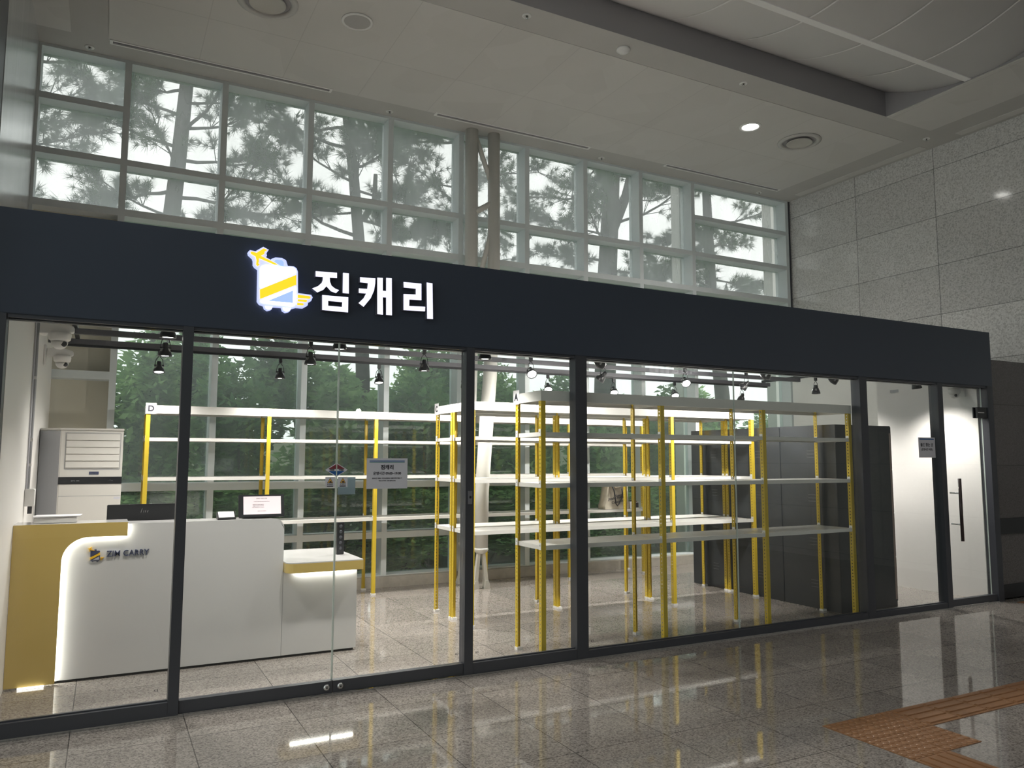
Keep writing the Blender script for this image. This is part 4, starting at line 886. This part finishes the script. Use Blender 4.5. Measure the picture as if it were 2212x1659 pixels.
# ------------------------------------------------------------------ pale piers outside the right windows
for k, (x0_, x1_) in enumerate(((8.66, 8.90), (10.85, 11.2))):
    tag(MB().box(x0_, x1_, 4.9, 5.12, 0.0, 7.2).build('outdoor_pier', M['column']), 'pale green-white pier outside the glass, %s of the rightmost window bay' % ('just left', 'at the right edge')[k], 'pier', 'pale piers outside the windows')
ORD = ('first', 'second', 'third', 'fourth', 'fifth', 'sixth', 'seventh', 'eighth', 'ninth', 'tenth', 'eleventh', 'twelfth')
# ------------------------------------------------------------------ garden outside: ground, shrubs, pines
g = MB(); nx, ny = 40, 18
gx = [-14+40*i/nx for i in range(nx+1)]; gy = [YB+0.40+26*(j/ny)**1.5 for j in range(ny+1)]
gz = lambda x, y: -0.08+0.10*max(0, y-6)+0.06*math.sin(x*1.3+y)+0.05*math.sin(y*2.1-x)
g.add([(x, y, gz(x, y)) for y in gy for x in gx], [(j*(nx+1)+i, j*(nx+1)+i+1, (j+1)*(nx+1)+i+1, (j+1)*(nx+1)+i) for j in range(ny) for i in range(nx)], 0, True)
struct(g.build('ground_garden', M['soil']))
def leaf_blob(nl, blobs, size, seed):
    r = np.random.default_rng(seed); P = []; 
    bl = np.array(blobs); k = r.integers(0, len(bl), nl)
    d = r.normal(size=(nl, 3)); d /= np.linalg.norm(d, axis=1)[:, None]
    rad = r.random(nl)**0.45
    c = bl[k, :3]+d*rad[:, None]*bl[k, 3:6]
    a = r.normal(size=(nl, 3))*np.array([1, 1, 0.45]); a /= np.linalg.norm(a, axis=1)[:, None]
    nrm = r.normal(size=(nl, 3))*0.6+np.array([0, -0.25, 1.0]); b = np.cross(a, nrm); b /= np.linalg.norm(b, axis=1)[:, None]
    L = size*(0.6+0.8*r.random(nl))[:, None]; W = L*0.24
    nn = np.cross(a, b)
    v = np.stack([c, c+a*L*0.45+b*W+nn*L*0.06, c+a*L-nn*L*0.10, c+a*L*0.45-b*W+nn*L*0.06], 1).reshape(-1, 3)
    return v
def quads(name, v, mat, parent, nper=4):
    me = bpy.data.meshes.new(name); n = len(v)//nper
    me.vertices.add(len(v)); me.vertices.foreach_set('co', v.astype(np.float32).ravel())
    me.loops.add(n*nper); me.loops.foreach_set('vertex_index', np.arange(n*nper, dtype=np.int32))
    me.polygons.add(n); me.polygons.foreach_set('loop_start', np.arange(0, n*nper, nper, dtype=np.int32))
    me.polygons.foreach_set('loop_total', np.full(n, nper, dtype=np.int32)); me.update(calc_edges=True)
    me.materials.append(mat); o = bpy.data.objects.new(name, me); COL.objects.link(o); o.parent = parent
    return o
def shrub_proto(seed, mat, h, w_, nl, size):
    t = thing('garden_shrub', (0, 0, 0), 'x', 'shrub'); r = random.Random(seed)
    bl = []
    for k in range(9):
        z = h*(0.12+0.78*r.random()); s = w_*(0.55+0.5*r.random())*(1.0-0.45*z/h)
        bl.append((r.uniform(-1, 1)*w_*0.55, r.uniform(-1, 1)*w_*0.35, z, s*0.75, s*0.6, h*0.16+0.12))
    quads('foliage', leaf_blob(nl, bl, size, seed), mat, t)
    mb = MB()
    for k in range(5):
        b = bl[k]; mb.tube([(b[0]*0.15, b[1]*0.15, 0.0), (b[0]*0.5, b[1]*0.5, b[2]*0.5), (b[0], b[1], b[2]+0.1)], [0.035, 0.022, 0.008], 7)
    mb.build('stem', M['bark'], t)
    return t
sp = [shrub_proto(3, M['leafA'], 3.6, 1.05, 7500, 0.15), shrub_proto(5, M['leafB'], 3.4, 1.1, 7500, 0.15), shrub_proto(9, M['leafA'], 3.7, 0.95, 7000, 0.17)]
GPOS = [  # x, y, kind, scale, rot, label
 (0.3, 6.4, 0, 1.00, 0.3, 'leafy green shrub outside the leftmost clear window, behind the air conditioner'), (1.75, 6.2, 1, 1.02, 1.2, 'dense green shrub outside, behind the tilted customer screen'), (3.2, 6.5, 2, 1.0, 2.2, 'tall green shrub outside, behind the sliding doors'),
 (4.6, 6.1, 1, 1.02, 0.8, 'dark green shrub outside, behind the opening-hours notice'), (6.1, 6.5, 0, 0.98, 2.9, 'leafy green shrub outside, behind the white column'), (7.7, 6.3, 2, 0.92, 4.0, 'leafy shrub outside, behind the left end of rack A'), (9.4, 6.5, 1, 0.86, 5.1, 'green shrub outside, behind the wide post'),
 (11.1, 6.6, 0, 0.74, 1.9, 'lower green shrub outside, behind the tote bag'), (13.0, 7.0, 2, 0.70, 3.3, 'lower green shrub outside, behind the lockers')]
used = set()
for x, y, k, s, rz, lab in GPOS:
    o = sp[k] if k not in used else copy_tree(sp[k]); used.add(k)
    o.location = (x, y, -0.05); o.scale = (s, s, s); o.rotation_euler = (0, 0, rz); o['label'] = lab; o['group'] = 'shrubs outside the windows'
for k, (x, y) in enumerate(((-1.0, 9.2), (1.2, 9.6), (3.4, 9.2), (5.8, 9.7), (8.4, 9.4), (11.0, 9.8), (14.0, 10.2), (17.5, 10.6), (-3.5, 9.8))):
    o = copy_tree(sp[k % 3]); s = 1.15 if k < 4 else 0.95; o.location = (x, y, 0.2); o.scale = (s*1.3, s, s); o.rotation_euler = (0, 0, k*1.7)
    o['label'] = 'green shrub of the farther garden row, %s from the left' % ORD[(-3.5, -1.0, 1.2, 3.4, 5.8, 8.4, 11.0, 14.0, 17.5).index(x)]; o['group'] = 'shrubs of the farther garden row'
for k in range(12):
    o = copy_tree(sp[(k+1) % 3]); o.location = (-1.5+1.35*k, 5.35+0.25*(k % 2), -0.05); o.scale = (0.85, 0.75, 0.44); o.rotation_euler = (0, 0, k*2.3)
    o['label'] = 'low shrub close against the windows outside, %s from the left' % ORD[k]; o['group'] = 'low shrubs against the windows'
def pine(label, path, rad, seed, zlo, zhi, nb, lmax, dens=1.0, fork=None):
    r = random.Random(seed); rr = np.random.default_rng(seed)
    t = thing('pine_tree', path[0], label, 'pine tree', 'pine trees outside the windows')
    MB().tube(path, rad, 16).build('trunk', M['bark'], t)
    if fork: MB().tube(*fork, 12).build('trunk_fork', M['bark'], t)
    br = MB(); tips = []
    def at(z):
        for p, q in zip(path[:-1], path[1:]):
            if p[2] <= z <= q[2]:
                f = (z-p[2])/(q[2]-p[2]); return Vector(p).lerp(Vector(q), f)
        return Vector(path[-1])
    for k in range(nb):
        z = zlo+(zhi-zlo)*(k+r.random()*0.7)/nb; p0 = at(z); az = k*2.4+r.uniform(-0.4, 0.4)
        d = Vector((math.cos(az), math.sin(az)*0.7, r.uniform(-0.10, 0.35))).normalized(); L = lmax*r.uniform(0.55, 1.0)
        pts = [p0]; cur = p0.copy(); dd = d.copy(); ns = 6
        for i in range(ns):
            dd = (dd+Vector((r.uniform(-.22, .22), r.uniform(-.22, .22), r.uniform(-.16, .20)))).normalized(); cur = cur+dd*(L/ns); pts.append(cur.copy())
        R0 = 0.012+0.022*L/lmax
        br.tube(pts, [R0*(1-0.8*i/ns) for i in range(ns+1)], 6)
        for i in range(2, ns+1):
            for s in range(r.choice((2, 3))):
                q = pts[i]; e = (dd+Vector((r.uniform(-1, 1), r.uniform(-1, 1), r.uniform(-0.5, 0.6)))).normalized(); l2 = L*r.uniform(0.16, 0.34)
                m = q+e*l2*0.5+Vector((r.uniform(-.05, .05), r.uniform(-.05, .05), r.uniform(0, .05))); en = q+e*l2+Vector((0, 0, l2*0.15))
                br.tube([q, m, en], [0.009, 0.006, 0.003], 4)
                tips.append((m, e)); tips.append((en, e)); tips.append(((m+en)/2, e))
                for u in range(2):
                    e2 = (e+Vector((r.uniform(-1, 1), r.uniform(-1, 1), r.uniform(-0.6, 0.8)))).normalized(); en2 = m+e2*l2*0.6
                    br.tube([m, en2], [0.005, 0.002], 3); tips.append((en2, e2)); tips.append(((m+en2)/2, e2))
    br.build('branch', M['bark'], t)
    base = Vector(path[0]); V = []
    nn = 38
    for c, e in tips:
        if rr.random() > dens: continue
        d = rr.normal(size=(nn, 3))*0.75+np.array(e); d /= np.linalg.norm(d, axis=1)[:, None]
        c0 = np.array(c-base)+rr.normal(size=(nn, 3))*0.012
        s = rr.normal(size=(nn, 3)); s = np.cross(d, s); s /= np.linalg.norm(s, axis=1)[:, None]
        Ln = (0.11+0.09*rr.random(nn))[:, None]
        V.append(np.stack([c0-s*0.0042, c0+s*0.0042, c0+d*Ln], 1).reshape(-1, 3))
    quads('needles', np.concatenate(V), M['needle'], t, 3)
    return t
pine('leaning tall pine trunk outside the left windows, branches both sides', [(0.50, 7.5, -0.05), (0.574, 7.5, 1.2), (0.657, 7.5, 3.3), (0.736, 7.5, 5.35), (0.80, 7.5, 6.25), (0.88, 7.5, 7.7), (0.95, 7.5, 9.5)], [0.16, 0.155, 0.14, 0.125, 0.115, 0.10, 0.07], 21, 4.5, 9.3, 23, 2.2)
pine('slender forked pine outside, above the lit sign letters', [(3.9, 7.5, 0), (3.85, 7.5, 3.0), (3.73, 7.5, 5.38), (3.62, 7.5, 6.44), (3.43, 7.5, 7.83), (3.4, 7.5, 9.3)], [0.13, 0.12, 0.10, 0.09, 0.07, 0.05], 22, 4.7, 9.2, 24, 2.0, fork=([(3.80, 7.5, 5.75), (3.98, 7.45, 6.15), (3.99, 7.45, 6.6)], [0.06, 0.05, 0.035]))
pine('thick dark forked pine outside, behind the right half of the windows', [(8.8, 7.5, 0), (8.85, 7.5, 3.0), (8.93, 7.5, 5.3), (9.02, 7.5, 6.6), (9.12, 7.5, 7.7), (9.2, 7.5, 9.4)], [0.24, 0.22, 0.20, 0.18, 0.14, 0.10], 23, 4.5, 9.2, 26, 2.4, fork=([(9.0, 7.5, 6.2), (9.4, 7.45, 7.1), (9.75, 7.4, 8.4)], [0.13, 0.10, 0.07]))
pine('pine outside the rightmost window bay', [(12.2, 7.6, 0), (12.05, 7.6, 3.0), (11.8, 7.6, 5.2), (11.7, 7.6, 8.5)], [0.17, 0.16, 0.13, 0.08], 24, 4.4, 8.4, 17, 1.8, 1.0)
pine('pine outside, between the white column and the lit sign', [(6.2, 8.8, 0), (6.3, 8.8, 4), (6.25, 8.8, 9.3)], [0.13, 0.12, 0.06], 25, 5.0, 9.2, 19, 2.1, 1.0)
pine('pine at the far left outside, only its branches seen', [(-1.9, 8.3, 0), (-1.85, 8.3, 5), (-1.8, 8.3, 9.4)], [0.14, 0.13, 0.06], 26, 4.9, 9.2, 20, 2.3, 1.0)
